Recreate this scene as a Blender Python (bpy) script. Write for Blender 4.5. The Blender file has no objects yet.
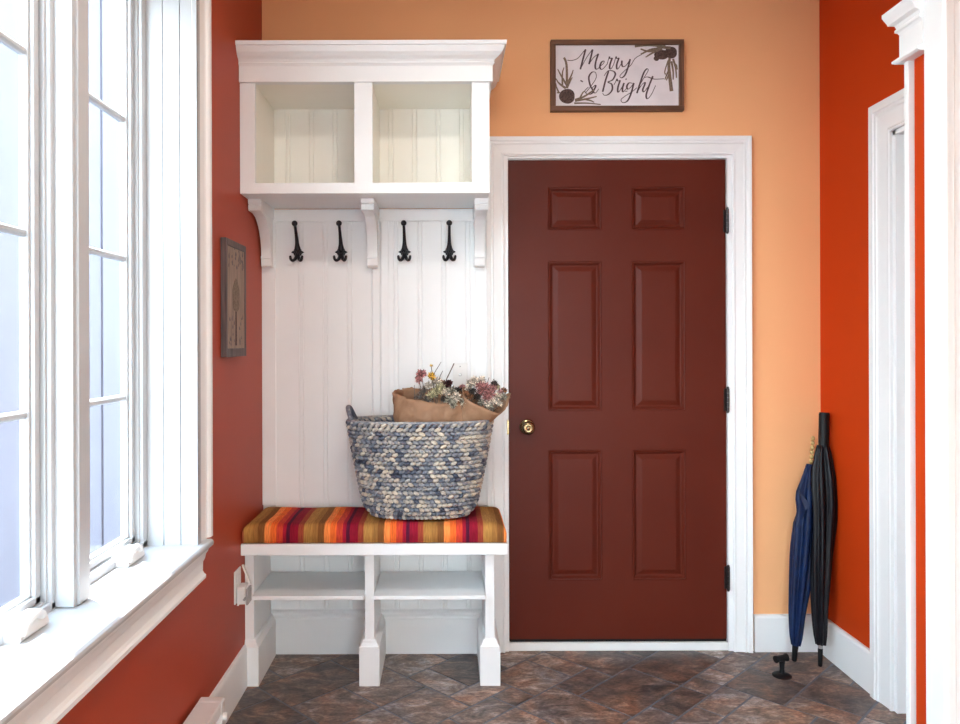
import bpy, bmesh, math, random
from mathutils import Vector, Matrix
random.seed(7)
R = math.radians
PI = math.pi
C = bpy.context.scene.collection
F = 760.0; CX = 447.0; CY = 342.0; ZC = 1.30; DW = 3.19       # camera numbers; the back wall stands at y = 0
def P(x, y, d):                      # a measured spot of the photo at distance d from the camera
    return Vector(((x-CX)*d/F, d-DW, ZC+(CY-y)*d/F))
def Y(d): return d-DW

# ------------------------------------------------------------------ materials
def newmat(name):
    m = bpy.data.materials.new(name); m.use_nodes = True
    nt = m.node_tree; b = nt.nodes['Principled BSDF']
    return m, nt, b
def N(nt, t, **kw):
    n = nt.nodes.new(t)
    for k, v in kw.items():
        if k in n.inputs: n.inputs[k].default_value = v
        else: setattr(n, k, v)
    return n
def ramp(nt, stops, interp='LINEAR'):
    n = nt.nodes.new('ShaderNodeValToRGB'); cr = n.color_ramp; cr.interpolation = interp
    while len(cr.elements) > 1: cr.elements.remove(cr.elements[-1])
    for i, (p, c) in enumerate(stops):
        e = cr.elements[0] if i == 0 else cr.elements.new(p)
        e.position = p; e.color = (c[0], c[1], c[2], 1)
    return n
def plain(name, col, rough=.5, metal=0, var=.06, scale=30, bump=0, bscale=200, spec=.5, coat=0):
    m, nt, b = newmat(name)
    tc = N(nt, 'ShaderNodeTexCoord'); no = N(nt, 'ShaderNodeTexNoise', Scale=scale, Detail=4.0)
    nt.links.new(tc.outputs['Object'], no.inputs['Vector'])
    r = ramp(nt, [(.25, [c*(1-var) for c in col]), (.75, [min(1, c*(1+var)) for c in col])])
    nt.links.new(no.outputs['Fac'], r.inputs['Fac']); nt.links.new(r.outputs['Color'], b.inputs['Base Color'])
    b.inputs['Roughness'].default_value = rough; b.inputs['Metallic'].default_value = metal
    b.inputs['Specular IOR Level'].default_value = spec
    b.inputs['Coat Weight'].default_value = coat
    if bump:
        n2 = N(nt, 'ShaderNodeTexNoise', Scale=bscale, Detail=3.0); bp = N(nt, 'ShaderNodeBump', Strength=bump, Distance=.002)
        nt.links.new(tc.outputs['Object'], n2.inputs['Vector']); nt.links.new(n2.outputs['Fac'], bp.inputs['Height'])
        nt.links.new(bp.outputs['Normal'], b.inputs['Normal'])
    return m
M = {}
M['white'] = plain('white_trim_paint', (.84, .85, .85), .38, var=.015, scale=6, bump=.05, bscale=60)
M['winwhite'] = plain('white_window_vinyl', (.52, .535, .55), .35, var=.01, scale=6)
M['cubby'] = plain('cream_cubby_paint', (.92, .89, .81), .45, var=.015, scale=6)
M['red'] = plain('red_orange_wall_paint', (.52, .045, .004), .6, var=.03, scale=2.5, bump=.08, bscale=250, spec=.10)
M['red_shade'] = plain('red_orange_wall_paint_shaded', (.40, .055, .022), .50, var=.03, scale=2.5, bump=.08, bscale=250, spec=.3)  # the right wall's paint, with the left wall's shade put into the colour
M['orange'] = plain('peach_orange_wall_paint', (.88, .455, .22), .6, var=.02, scale=2.5, bump=.08, bscale=250, spec=.15)
M['ceil'] = plain('ceiling_paint', (.80, .77, .72), .8, var=.01)
M['black'] = plain('black_iron', (.022, .022, .026), .32, metal=.6, var=.2, scale=80, bump=.1)
M['rubber'] = plain('black_rubber', (.006, .006, .007), .5, spec=.25, var=.1)
M['brass'] = plain('antique_brass', (.30, .22, .12), .22, metal=1, var=.25, scale=40)
M['gunmetal'] = plain('hinge_metal', (.05, .045, .045), .35, metal=.8, var=.2)
M['grout'] = plain('grey_blue_grout', (.13, .14, .165), .6, var=.15, scale=40)
M['plastic'] = plain('white_plastic', (.78, .77, .75), .35, var=.01)
M['greyplastic'] = plain('grey_plastic', (.35, .34, .34), .4, var=.02)
M['heater'] = plain('heater_enamel', (.74, .70, .68), .4, var=.02)
M['steel'] = plain('ferrule_steel', (.5, .5, .5), .3, metal=1)
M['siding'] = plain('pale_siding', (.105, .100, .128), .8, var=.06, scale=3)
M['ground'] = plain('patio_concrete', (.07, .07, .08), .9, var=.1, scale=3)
M['tan'] = plain('tan_wood_handle', (.55, .36, .14), .5, var=.2, scale=60)
M['ink'] = plain('sign_ink', (.085, .05, .055), .7, var=.25, scale=90)
M['board'] = plain('whitewashed_board', (.76, .71, .73), .7, var=.08, scale=14)
M['twig'] = plain('twig_green_brown', (.19, .135, .095), .8, var=.5, scale=160)
M['cone'] = plain('pine_cone_brown', (.085, .048, .040), .8, var=.8, scale=170)

def wood(name, c1, c2, axis, rough=.55, sc=1.0):
    m, nt, b = newmat(name)
    tc = N(nt, 'ShaderNodeTexCoord'); mp = N(nt, 'ShaderNodeMapping')
    s = [90*sc, 90*sc, 90*sc]; s[axis] = 5*sc
    mp.inputs['Scale'].default_value = s
    no = N(nt, 'ShaderNodeTexNoise', Scale=1.0, Detail=6.0, Distortion=.6)
    nt.links.new(tc.outputs['Object'], mp.inputs['Vector']); nt.links.new(mp.outputs['Vector'], no.inputs['Vector'])
    r = ramp(nt, [(.3, c1), (.7, c2)]); nt.links.new(no.outputs['Fac'], r.inputs['Fac'])
    nt.links.new(r.outputs['Color'], b.inputs['Base Color']); b.inputs['Roughness'].default_value = rough
    return m
M['frame_h'] = wood('walnut_frame_horizontal', (.085, .032, .014), (.20, .09, .045), 0)
M['frame_v'] = wood('walnut_frame_vertical', (.085, .032, .014), (.20, .09, .045), 2)
M['plaque_edge'] = wood('weathered_plaque_frame', (.05, .035, .035), (.14, .10, .095), 2)
M['plaque'] = wood('weathered_plaque_panel', (.16, .095, .065), (.36, .25, .18), 2, sc=1.2)

def door_mat():                                  # painted steel-look door with a faint embossed grain
    m, nt, b = newmat('oxblood_door_paint')
    tc = N(nt, 'ShaderNodeTexCoord'); mp = N(nt, 'ShaderNodeMapping'); mp.inputs['Scale'].default_value = (160, 160, 6)
    no = N(nt, 'ShaderNodeTexNoise', Scale=1.0, Detail=4.0)
    nt.links.new(tc.outputs['Object'], mp.inputs['Vector']); nt.links.new(mp.outputs['Vector'], no.inputs['Vector'])
    bp = N(nt, 'ShaderNodeBump', Strength=.12, Distance=.001)
    nt.links.new(no.outputs['Fac'], bp.inputs['Height']); nt.links.new(bp.outputs['Normal'], b.inputs['Normal'])
    n2 = N(nt, 'ShaderNodeTexNoise', Scale=2.5, Detail=3.0); nt.links.new(tc.outputs['Object'], n2.inputs['Vector'])
    r = ramp(nt, [(.3, (.095, .014, .007)), (.7, (.110, .018, .009))]); nt.links.new(n2.outputs['Fac'], r.inputs['Fac'])
    nt.links.new(r.outputs['Color'], b.inputs['Base Color']); b.inputs['Roughness'].default_value = .38; b.inputs['Specular IOR Level'].default_value = .16
    return m
M['door'] = door_mat()

def stone_mat():
    m, nt, b = newmat('slate_look_tile'); L = nt.links.new
    tc = N(nt, 'ShaderNodeTexCoord'); at = N(nt, 'ShaderNodeAttribute', attribute_name='tile_rnd')
    sc = N(nt, 'ShaderNodeVectorMath', operation='SCALE'); sc.inputs['Scale'].default_value = 17.0
    L(at.outputs['Color'], sc.inputs[0])
    ad = N(nt, 'ShaderNodeVectorMath', operation='ADD'); L(tc.outputs['Object'], ad.inputs[0]); L(sc.outputs['Vector'], ad.inputs[1])
    mp = N(nt, 'ShaderNodeMapping'); mp.inputs['Scale'].default_value = (1, 1.9, 1); mp.inputs['Rotation'].default_value = (0, 0, R(-38))
    L(ad.outputs['Vector'], mp.inputs['Vector'])
    n1 = N(nt, 'ShaderNodeTexNoise', Scale=8.0, Detail=12.0, Roughness=.70, Distortion=.9); L(mp.outputs['Vector'], n1.inputs['Vector'])
    r1 = ramp(nt, [(.24, (.030, .024, .024)), (.37, (.095, .070, .060)), (.46, (.17, .115, .088)), (.54, (.26, .18, .135)), (.61, (.38, .30, .25)), (.74, (.60, .55, .50))])
    sx = N(nt, 'ShaderNodeSeparateColor'); L(at.outputs['Color'], sx.inputs['Color'])
    of = N(nt, 'ShaderNodeMapRange'); of.inputs['To Min'].default_value = -.10; of.inputs['To Max'].default_value = .10
    L(sx.outputs['Red'], of.inputs['Value'])
    a2 = N(nt, 'ShaderNodeMath', operation='ADD'); L(n1.outputs['Fac'], a2.inputs[0]); L(of.outputs['Result'], a2.inputs[1])
    L(a2.outputs['Value'], r1.inputs['Fac'])
    n2 = N(nt, 'ShaderNodeTexNoise', Scale=5.0, Detail=5.0, Distortion=1.0); L(ad.outputs['Vector'], n2.inputs['Vector'])
    r2 = ramp(nt, [(.36, (.68, .78, .95)), (.50, (.95, .94, .96)), (.68, (1.35, .92, .70))]); L(n2.outputs['Fac'], r2.inputs['Fac'])
    mx = N(nt, 'ShaderNodeMix', data_type='RGBA', blend_type='MULTIPLY'); mx.inputs[0].default_value = .9
    L(r1.outputs['Color'], mx.inputs[6]); L(r2.outputs['Color'], mx.inputs[7])
    n3 = N(nt, 'ShaderNodeTexNoise', Scale=60.0, Detail=6.0, Roughness=.7); L(mp.outputs['Vector'], n3.inputs['Vector'])
    r3 = ramp(nt, [(.38, (.35, .35, .36)), (.6, (1.15, 1.15, 1.15))]); L(n3.outputs['Fac'], r3.inputs['Fac'])
    m2 = N(nt, 'ShaderNodeMix', data_type='RGBA', blend_type='MULTIPLY'); m2.inputs[0].default_value = .8
    L(mx.outputs[2], m2.inputs[6]); L(r3.outputs['Color'], m2.inputs[7])
    L(m2.outputs[2], b.inputs['Base Color'])
    b.inputs['Roughness'].default_value = .42
    bp = N(nt, 'ShaderNodeBump', Strength=.2, Distance=.003); L(n1.outputs['Fac'], bp.inputs['Height']); L(bp.outputs['Normal'], b.inputs['Normal'])
    return m
M['stone'] = stone_mat()

def stripe_mat():
    m, nt, b = newmat('striped_cushion_canvas'); L = nt.links.new
    tc = N(nt, 'ShaderNodeTexCoord'); sx = N(nt, 'ShaderNodeSeparateXYZ'); L(tc.outputs['Object'], sx.inputs[0])
    a = N(nt, 'ShaderNodeMath', operation='ADD'); a.inputs[1].default_value = .684+.2235*4; L(sx.outputs['X'], a.inputs[0])
    d = N(nt, 'ShaderNodeMath', operation='DIVIDE'); d.inputs[1].default_value = .2235; L(a.outputs[0], d.inputs[0])
    f = N(nt, 'ShaderNodeMath', operation='FRACT'); L(d.outputs[0], f.inputs[0])
    r = ramp(nt, [(0, (.92, .27, .065)), (.10, (.85, .15, .025)), (.20, (.60, .055, .028)), (.305, (.36, .008, .028)), (.365, (.085, .006, .030)),
                  (.425, (.27, .006, .025)), (.565, (.33, .06, .028)), (.655, (.44, .215, .055)), (.80, (.34, .155, .04)), (.89, (.22, .085, .022))], 'CONSTANT')
    L(f.outputs[0], r.inputs['Fac'])
    mp = N(nt, 'ShaderNodeMapping'); mp.inputs['Scale'].default_value = (420, 30, 30); L(tc.outputs['Object'], mp.inputs['Vector'])
    n = N(nt, 'ShaderNodeTexNoise', Scale=1.0, Detail=3.0); L(mp.outputs['Vector'], n.inputs['Vector'])
    r2 = ramp(nt, [(.3, (.70, .70, .70)), (.7, (1.2, 1.2, 1.2))]); L(n.outputs['Fac'], r2.inputs['Fac'])
    mx = N(nt, 'ShaderNodeMix', data_type='RGBA', blend_type='MULTIPLY'); mx.inputs[0].default_value = 1
    L(r.outputs['Color'], mx.inputs[6]); L(r2.outputs['Color'], mx.inputs[7]); L(mx.outputs[2], b.inputs['Base Color'])
    b.inputs['Roughness'].default_value = .85; b.inputs['Specular IOR Level'].default_value = .2
    return m
M['stripe'] = stripe_mat()

def weave_mat():
    m, nt, b = newmat('blue_washed_seagrass'); L = nt.links.new
    at = N(nt, 'ShaderNodeAttribute', attribute_name='strand'); sx = N(nt, 'ShaderNodeSeparateColor'); L(at.outputs['Color'], sx.inputs['Color'])
    tc = N(nt, 'ShaderNodeTexCoord'); n = N(nt, 'ShaderNodeTexNoise', Scale=90.0, Detail=3.0); L(tc.outputs['Object'], n.inputs['Vector'])
    n2 = N(nt, 'ShaderNodeTexNoise', Scale=7.0, Detail=2.0); L(tc.outputs['Object'], n2.inputs['Vector'])
    mr = N(nt, 'ShaderNodeMath', operation='MULTIPLY_ADD'); mr.inputs[1].default_value = .75; L(n.outputs['Fac'], mr.inputs[0]); L(sx.outputs['Red'], mr.inputs[2])
    m3 = N(nt, 'ShaderNodeMath', operation='MULTIPLY_ADD'); m3.inputs[1].default_value = .7; L(n2.outputs['Fac'], m3.inputs[0]); L(mr.outputs[0], m3.inputs[2])
    sb = N(nt, 'ShaderNodeMath', operation='SUBTRACT'); sb.inputs[1].default_value = .66; L(m3.outputs[0], sb.inputs[0])
    r = ramp(nt, [(.06, (.05, .058, .090)), (.28, (.12, .135, .175)), (.48, (.23, .235, .26)), (.66, (.44, .40, .35)), (.95, (.62, .53, .42))])
    L(sb.outputs[0], r.inputs['Fac']); L(r.outputs['Color'], b.inputs['Base Color']); b.inputs['Roughness'].default_value = .7
    return m
M['weave'] = weave_mat()

def paper_mat():
    m, nt, b = newmat('kraft_paper'); L = nt.links.new
    tc = N(nt, 'ShaderNodeTexCoord'); n = N(nt, 'ShaderNodeTexNoise', Scale=14.0, Detail=5.0, Distortion=1.2); L(tc.outputs['Object'], n.inputs['Vector'])
    r = ramp(nt, [(.3, (.25, .125, .064)), (.7, (.37, .205, .115))]); L(n.outputs['Fac'], r.inputs['Fac']); L(r.outputs['Color'], b.inputs['Base Color'])
    vo = N(nt, 'ShaderNodeTexVoronoi', Scale=16.0); vo.feature = 'DISTANCE_TO_EDGE'; L(tc.outputs['Object'], vo.inputs['Vector'])
    bp = N(nt, 'ShaderNodeBump', Strength=.45, Distance=.006); L(vo.outputs['Distance'], bp.inputs['Height'])
    b2 = N(nt, 'ShaderNodeBump', Strength=.45, Distance=.008); L(n.outputs['Fac'], b2.inputs['Height']); L(bp.outputs['Normal'], b2.inputs['Normal'])
    L(b2.outputs['Normal'], b.inputs['Normal']); b.inputs['Roughness'].default_value = .65
    return m
M['paper'] = paper_mat()

def fabric(name, c, rough=.45, sheen=.3):
    m, nt, b = newmat(name); L = nt.links.new
    tc = N(nt, 'ShaderNodeTexCoord'); n = N(nt, 'ShaderNodeTexNoise', Scale=25.0, Detail=5.0); L(tc.outputs['Object'], n.inputs['Vector'])
    r = ramp(nt, [(.3, [v*.65 for v in c]), (.7, [v*1.3 for v in c])]); L(n.outputs['Fac'], r.inputs['Fac']); L(r.outputs['Color'], b.inputs['Base Color'])
    bp = N(nt, 'ShaderNodeBump', Strength=.5, Distance=.005); L(n.outputs['Fac'], bp.inputs['Height']); L(bp.outputs['Normal'], b.inputs['Normal'])
    b.inputs['Roughness'].default_value = rough; b.inputs['Specular IOR Level'].default_value = .25
    return m
M['navy'] = fabric('navy_umbrella_nylon', (.003, .014, .060)); M['blk_fab'] = fabric('black_umbrella_nylon', (.005, .005, .008), .4, .1)

def glass_mat():
    m, nt, b = newmat('window_glass'); L = nt.links.new
    out = nt.nodes['Material Output']; nt.nodes.remove(b)
    t = N(nt, 'ShaderNodeBsdfTransparent'); t.inputs['Color'].default_value = (.93, .96, .98, 1)
    g = N(nt, 'ShaderNodeBsdfGlossy'); g.inputs['Roughness'].default_value = .02
    mx = N(nt, 'ShaderNodeMixShader'); mx.inputs[0].default_value = .05; L(t.outputs[0], mx.inputs[1]); L(g.outputs[0], mx.inputs[2]); L(mx.outputs[0], out.inputs['Surface'])
    return m
M['glass'] = glass_mat()
for k, c in dict(pink=(.46, .20, .19), cream=(.68, .58, .48), yellow=(.75, .42, .05), wine=(.085, .02, .02), seed=(.05, .035, .03),
                 sage=(.37, .34, .27), straw=(.50, .45, .26), tuft=(.17, .14, .12), stem=(.14, .12, .10), rust=(.30, .13, .06)).items():
    M['fl_'+k] = plain('dried_flower_'+k, c, .8, var=.5, scale=160)

for k in list(M):
    if k.startswith('fl_') and k != 'fl_stem':       # each petal has its own tone
        nt = M[k].node_tree; b = nt.nodes['Principled BSDF']; src = b.inputs['Base Color'].links[0].from_socket
        at = N(nt, 'ShaderNodeAttribute', attribute_name='petal'); sx = N(nt, 'ShaderNodeSeparateColor'); nt.links.new(at.outputs['Color'], sx.inputs['Color'])
        vm = N(nt, 'ShaderNodeVectorMath', operation='SCALE'); nt.links.new(src, vm.inputs[0]); nt.links.new(sx.outputs['Red'], vm.inputs['Scale']); nt.links.new(vm.outputs[0], b.inputs['Base Color'])

# ------------------------------------------------------------------ mesh builder
class MB:
    def __init__(s): s.v = []; s.f = []; s.a = []
    def add(s, vs, fs, a=None):
        o = len(s.v); s.v += [tuple(v) for v in vs]; s.f += [tuple(i+o for i in f) for f in fs]; s.a += [a]*len(fs)
    def box(s, x0, x1, y0, y1, z0, z1):
        if x0 > x1: x0, x1 = x1, x0
        if y0 > y1: y0, y1 = y1, y0
        if z0 > z1: z0, z1 = z1, z0
        s.add([(x0,y0,z0),(x1,y0,z0),(x1,y1,z0),(x0,y1,z0),(x0,y0,z1),(x1,y0,z1),(x1,y1,z1),(x0,y1,z1)],
              [(3,2,1,0),(4,5,6,7),(0,1,5,4),(1,2,6,5),(2,3,7,6),(3,0,4,7)])
        return s
    def prism(s, poly, fn, t0, t1):             # polygon swept straight from t0 to t1, fn(u, v, t) -> point
        n = len(poly)
        s.add([fn(u, v, t0) for u, v in poly]+[fn(u, v, t1) for u, v in poly],
              [tuple(range(n-1, -1, -1)), tuple(range(n, 2*n))]+[(i, (i+1) % n, n+(i+1) % n, n+i) for i in range(n)])
        return s
    def tube(s, pts, rad, n=10, caps=True, flat=None):
        pts = [Vector(p) for p in pts]; k = len(pts)
        rs = rad if isinstance(rad, (list, tuple)) else [rad]*k
        t0 = (pts[1]-pts[0]).normalized(); up = Vector((0, 0, 1)) if abs(t0.z) < .9 else Vector((1, 0, 0))
        a = t0.cross(up).normalized(); vs = []
        for i, p in enumerate(pts):
            t = (pts[min(i+1, k-1)]-pts[max(i-1, 0)]).normalized()
            a = (a-t*a.dot(t)).normalized(); b = t.cross(a)
            for j in range(n):
                w = 2*PI*j/n; vs.append(p+(a*math.cos(w)+b*math.sin(w))*rs[i])
        fs = [(i*n+j, i*n+(j+1) % n, (i+1)*n+(j+1) % n, (i+1)*n+j) for i in range(k-1) for j in range(n)]
        if caps: fs += [tuple(range(n-1, -1, -1)), tuple(range((k-1)*n, k*n))]
        s.add(vs, fs); return s
    def lathe(s, prof, n=24, at=(0,0,0), axis=(0,0,1)):     # prof: (radius, height) pairs
        q = Vector((0,0,1)).rotation_difference(Vector(axis)); at = Vector(at); vs = []
        for r, h in prof:
            for j in range(n):
                w = 2*PI*j/n; vs.append(at+q@Vector((r*math.cos(w), r*math.sin(w), h)))
        k = len(prof)
        fs = [(i*n+j, i*n+(j+1) % n, (i+1)*n+(j+1) % n, (i+1)*n+j) for i in range(k-1) for j in range(n)]
        fs += [tuple(range(n-1, -1, -1)), tuple(range((k-1)*n, k*n))]
        s.add(vs, fs); return s
    def ball(s, c, r, n=12, sc=(1,1,1)):
        m = n//2; c = Vector(c); vs = []; fs = []
        for i in range(m+1):
            ph = PI*i/m
            for j in range(n):
                w = 2*PI*j/n; vs.append(c+Vector((r*sc[0]*math.sin(ph)*math.cos(w), r*sc[1]*math.sin(ph)*math.sin(w), r*sc[2]*math.cos(ph))))
        for i in range(m):
            for j in range(n): fs.append((i*n+j, (i+1)*n+j, (i+1)*n+(j+1) % n, i*n+(j+1) % n))
        s.add(vs, fs); return s
    def build(s, name, mat, parent=None, smooth=False, bevel=0, seg=2, attr=None, weld=False):
        me = bpy.data.meshes.new(name); me.from_pydata(s.v, [], s.f)
        if attr:
            at = me.color_attributes.new(attr, 'FLOAT_COLOR', 'CORNER')
            for p, a in zip(me.polygons, s.a):
                for li in p.loop_indices: at.data[li].color = (a[0], a[1], a[2], 1)
        bm = bmesh.new(); bm.from_mesh(me)
        if weld: bmesh.ops.remove_doubles(bm, verts=bm.verts, dist=1e-5)
        bmesh.ops.recalc_face_normals(bm, faces=bm.faces); bm.to_mesh(me); bm.free()
        me.materials.append(mat)
        o = bpy.data.objects.new(name, me); C.objects.link(o)
        if parent:
            o.parent = parent; o.matrix_parent_inverse = Matrix.Translation(parent.location).inverted()
        if smooth:
            me.polygons.foreach_set('use_smooth', [True]*len(me.polygons))
            if smooth != True:
                md = o.modifiers.new('es', 'EDGE_SPLIT'); md.split_angle = R(smooth)
        if bevel:
            md = o.modifiers.new('bv', 'BEVEL'); md.width = bevel; md.segments = seg; md.limit_method = 'ANGLE'; md.angle_limit = R(40)
        return o
def tag(o, label=None, cat=None, group=None, kind=None):
    for k, v in (('label', label), ('category', cat), ('group', group), ('kind', kind)):
        if v: o[k] = v
    return o
def empty(name, loc, label=None, cat=None, group=None, kind=None):
    o = bpy.data.objects.new(name, None); C.objects.link(o); o.location = loc; o.empty_display_size = .05
    return tag(o, label, cat, group, kind)
def smooth_pts(pts, k=6):                        # Catmull-Rom
    pts = [Vector(p) for p in pts]; q = [pts[0]*2-pts[1]]+pts+[pts[-1]*2-pts[-2]]; out = []
    for i in range(1, len(q)-2):
        for j in range(k):
            t = j/k; a, b, c, d = q[i-1], q[i], q[i+1], q[i+2]
            out.append(.5*((2*b)+(c-a)*t+(2*a-5*b+4*c-d)*t*t+(-a+3*b-3*c+d)*t**3))
    out.append(q[-2]); return out

# ------------------------------------------------------------------ room shell
XL, XR = -.773, 1.567           # left and right walls of the entry
ZT = 2.80                       # ceiling
XN, DS = 1.346, 2.05            # return wall of the partition on the right
DR = -1.9                       # distance of the wall behind the camera
XF = 2.7
struct = lambda o: tag(o, kind='structure')

# floor: slate tiles of mixed sizes laid on the diagonal over a grout bed
g = MB(); m_ = .113; gr = .0045; ang = R(45)
x0f, x1f, y0f, y1f = XL-.05, XF+.1, Y(DR)-.05, .03
ca, sa = math.cos(ang), math.sin(ang)
grid = {}; rngs = range(-60, 61)
def inside(u, v):
    x = u*ca-v*sa; y = u*sa+v*ca-2.0
    return x0f-.3 < x < x1f+.3 and y0f-.3 < y < y1f+.3
def clip(poly):
    for ax, lim, sg in ((0, x0f, 1), (0, x1f, -1), (1, y0f, 1), (1, y1f, -1)):
        out = []
        for i in range(len(poly)):
            a, b = poly[i], poly[(i+1) % len(poly)]
            da, db = sg*(a[ax]-lim), sg*(b[ax]-lim)
            if da >= 0: out.append(a)
            if da*db < 0:
                t = da/(da-db); out.append((a[0]+(b[0]-a[0])*t, a[1]+(b[1]-a[1])*t))
        poly = out
        if len(poly) < 3: return None
    return poly
rt = random.Random(21)
for i in rngs:
    for j in rngs:
        if (i, j) in grid: continue
        opts = [(2, 3), (3, 2), (2, 2), (1, 2), (2, 1), (1, 1)]
        w = [3.5, 3.5, 5, 3, 3, 1]
        while True:
            sz = rt.choices(opts, w)[0]
            if all((i+a, j+b) not in grid for a in range(sz[0]) for b in range(sz[1])): break
        for a in range(sz[0]):
            for b in range(sz[1]): grid[(i+a, j+b)] = 1
        u0, u1, v0, v1 = i*m_+gr, (i+sz[0])*m_-gr, j*m_+gr, (j+sz[1])*m_-gr
        if not inside((u0+u1)/2, (v0+v1)/2): continue
        poly = clip([(u*ca-v*sa, u*sa+v*ca-2.0) for u, v in ((u0, v0), (u1, v0), (u1, v1), (u0, v1))])
        if not poly: continue
        n = len(poly); rr = (rt.random(), rt.random(), rt.random())
        g.add([(x, y, 0) for x, y in poly]+[(x, y, -.004) for x, y in poly],
              [tuple(range(n))]+[(k, (k+1) % n, n+(k+1) % n, n+k) for k in range(n)], rr)
fl = g.build('floor', M['stone'], attr='tile_rnd'); struct(fl)
gb = MB().box(x0f, x1f, y0f, y1f, -.08, -.0015).build('grout_bed', M['grout'], fl)

# ceiling
struct(MB().box(-1.06, XF+.1, Y(DR)-.1, .12, ZT, ZT+.1).build('ceiling', M['ceil']))
# back wall with the door opening
DLX, DRX, DTZ = .2575, 1.1775, 2.069
DJ = .006
w = MB()
w.box(XL-.14, DLX-.03, 0, .12, 0, ZT); w.box(DRX+.03, XR+.12, 0, .12, 0, ZT); w.box(DLX-.03, DRX+.03, 0, .12, DTZ+.03, ZT)
struct(w.build('wall_back', M['orange']))
# left wall with the long window opening
WD0, WD1, WZ0, WZ1 = .205, 2.317, .66, 2.455
w = MB()
PD0, PD1, PZ = -1.70, -.12, 2.25                  # unseen glazed patio door, added further back in this wall for daylight
w.box(XL, XL-.185, 0, Y(WD1), 0, ZT); w.box(XL, XL-.185, Y(WD0), Y(PD1), 0, ZT); w.box(XL, XL-.185, Y(PD0), Y(DR), 0, ZT); w.box(XL, XL-.185, Y(PD1), Y(PD0), PZ, ZT)
w.box(XL, XL-.185, Y(WD0), Y(WD1), 0, WZ0); w.box(XL, XL-.185, Y(WD0), Y(WD1), WZ1, ZT)
struct(w.build('wall_left', M['red_shade']))
# right wall with the second doorway
D2A, D2B, D2Z = 2.666, 1.90, 2.036
w = MB()
w.box(XR, XR+.12, 0, Y(D2A)+.0, 0, ZT); w.box(XR, XR+.12, Y(D2A), Y(D2B), D2Z, ZT); 
struct(w.build('wall_right', M['red']))
# partition return, near right
w = MB(); w.box(XN, XF, Y(2.185), Y(DS+.02), 0, ZT)
struct(w.build('wall_partition', M['red']))
w = MB(); w.box(XF, XF+.1, Y(DS+.1), Y(DR), 0, ZT)
struct(w.build('wall_hall', M['orange']))
# wall behind the camera; its unseen broad glazed opening is added for brightness
RX0, RX1, RZ0, RZ1 = -.1, 1.3, .15, 2.25
w = MB(); yb = Y(DR)
w.box(XL-.2, RX0, yb, yb-.12, 0, ZT); w.box(RX1, XF+.1, yb, yb-.12, 0, ZT); w.box(RX0, RX1, yb, yb-.12, 0, RZ0); w.box(RX0, RX1, yb, yb-.12, RZ1, ZT)
struct(w.build('wall_rear', M['orange']))
rw = empty('window_5', ((RX0+RX1)/2, yb-.06, RZ0), kind='structure')
f = MB()
for xx in (RX0, (RX0+RX1)/2-.03, RX1-.06): f.box(xx, xx+.06, yb-.02, yb-.10, RZ0, RZ1)
for zz in (RZ0, RZ1-.06): f.box(RX0, RX1, yb-.02, yb-.10, zz, zz+.06)
f.build('window_frame', M['winwhite'], rw)
MB().box(RX0, RX1, yb-.055, yb-.061, RZ0, RZ1).build('glass', M['glass'], rw)
pd = empty('added_door', (XL-.1, Y((PD0+PD1)/2), 0), kind='structure'); f = MB()
for dd_ in (PD0, (PD0+PD1)/2-.03, PD1-.06): f.box(XL-.08, XL-.13, Y(dd_), Y(dd_+.06), 0, PZ)
for zz in (.0, PZ-.06): f.box(XL-.08, XL-.13, Y(PD0), Y(PD1), zz, zz+.06)
f.build('added_door_frame', M['winwhite'], pd)
MB().box(XL-.10, XL-.106, Y(PD0), Y(PD1), .03, PZ-.03).build('glass', M['glass'], pd)

# swept, mitred casing round three sides of an opening
def casing(prof, corners, outs, mp):             # corners: inner path; outs: unit offset at each corner
    s = MB(); n = len(prof)
    for c, o in zip(corners, outs):
        s.v += [tuple(mp(c[0]+o[0]*u, c[1]+o[1]*u, v)) for u, v in prof]
    k = len(corners)
    for i in range(k-1):
        for j in range(n-1):
            s.f.append((i*n+j, i*n+j+1, (i+1)*n+j+1, (i+1)*n+j)); s.a.append(None)
    s.f.append(tuple(range(n))); s.a.append(None); s.f.append(tuple(range((k-1)*n, k*n))); s.a.append(None)
    return s
PROF = [(0,0),(0,.010),(.004,.013),(.010,.013),(.013,.010),(.016,.010),(.058,.014),(.062,.018),(.066,.018),(.069,.0155),(.076,.0155),(.079,.021),(.098,.024),(.101,.021),(.101,0)]
cz = MB(); mpb = lambda a, b, v: (a, -v, b)
xl, xr, zt = DLX-.012, DRX+.026, DTZ+.012
sc = lambda pr, k: [(u*k, v) for u, v in pr]
q = casing(sc(PROF, .076/.101), [(DLX-.017, 0), (DLX-.017, zt), (xr-.006, zt), (xr-.006, 0)], [(-1,0),(-1,1),(1,1),(1,0)], mpb)
struct(q.build('trim_1', M['white']))

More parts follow.
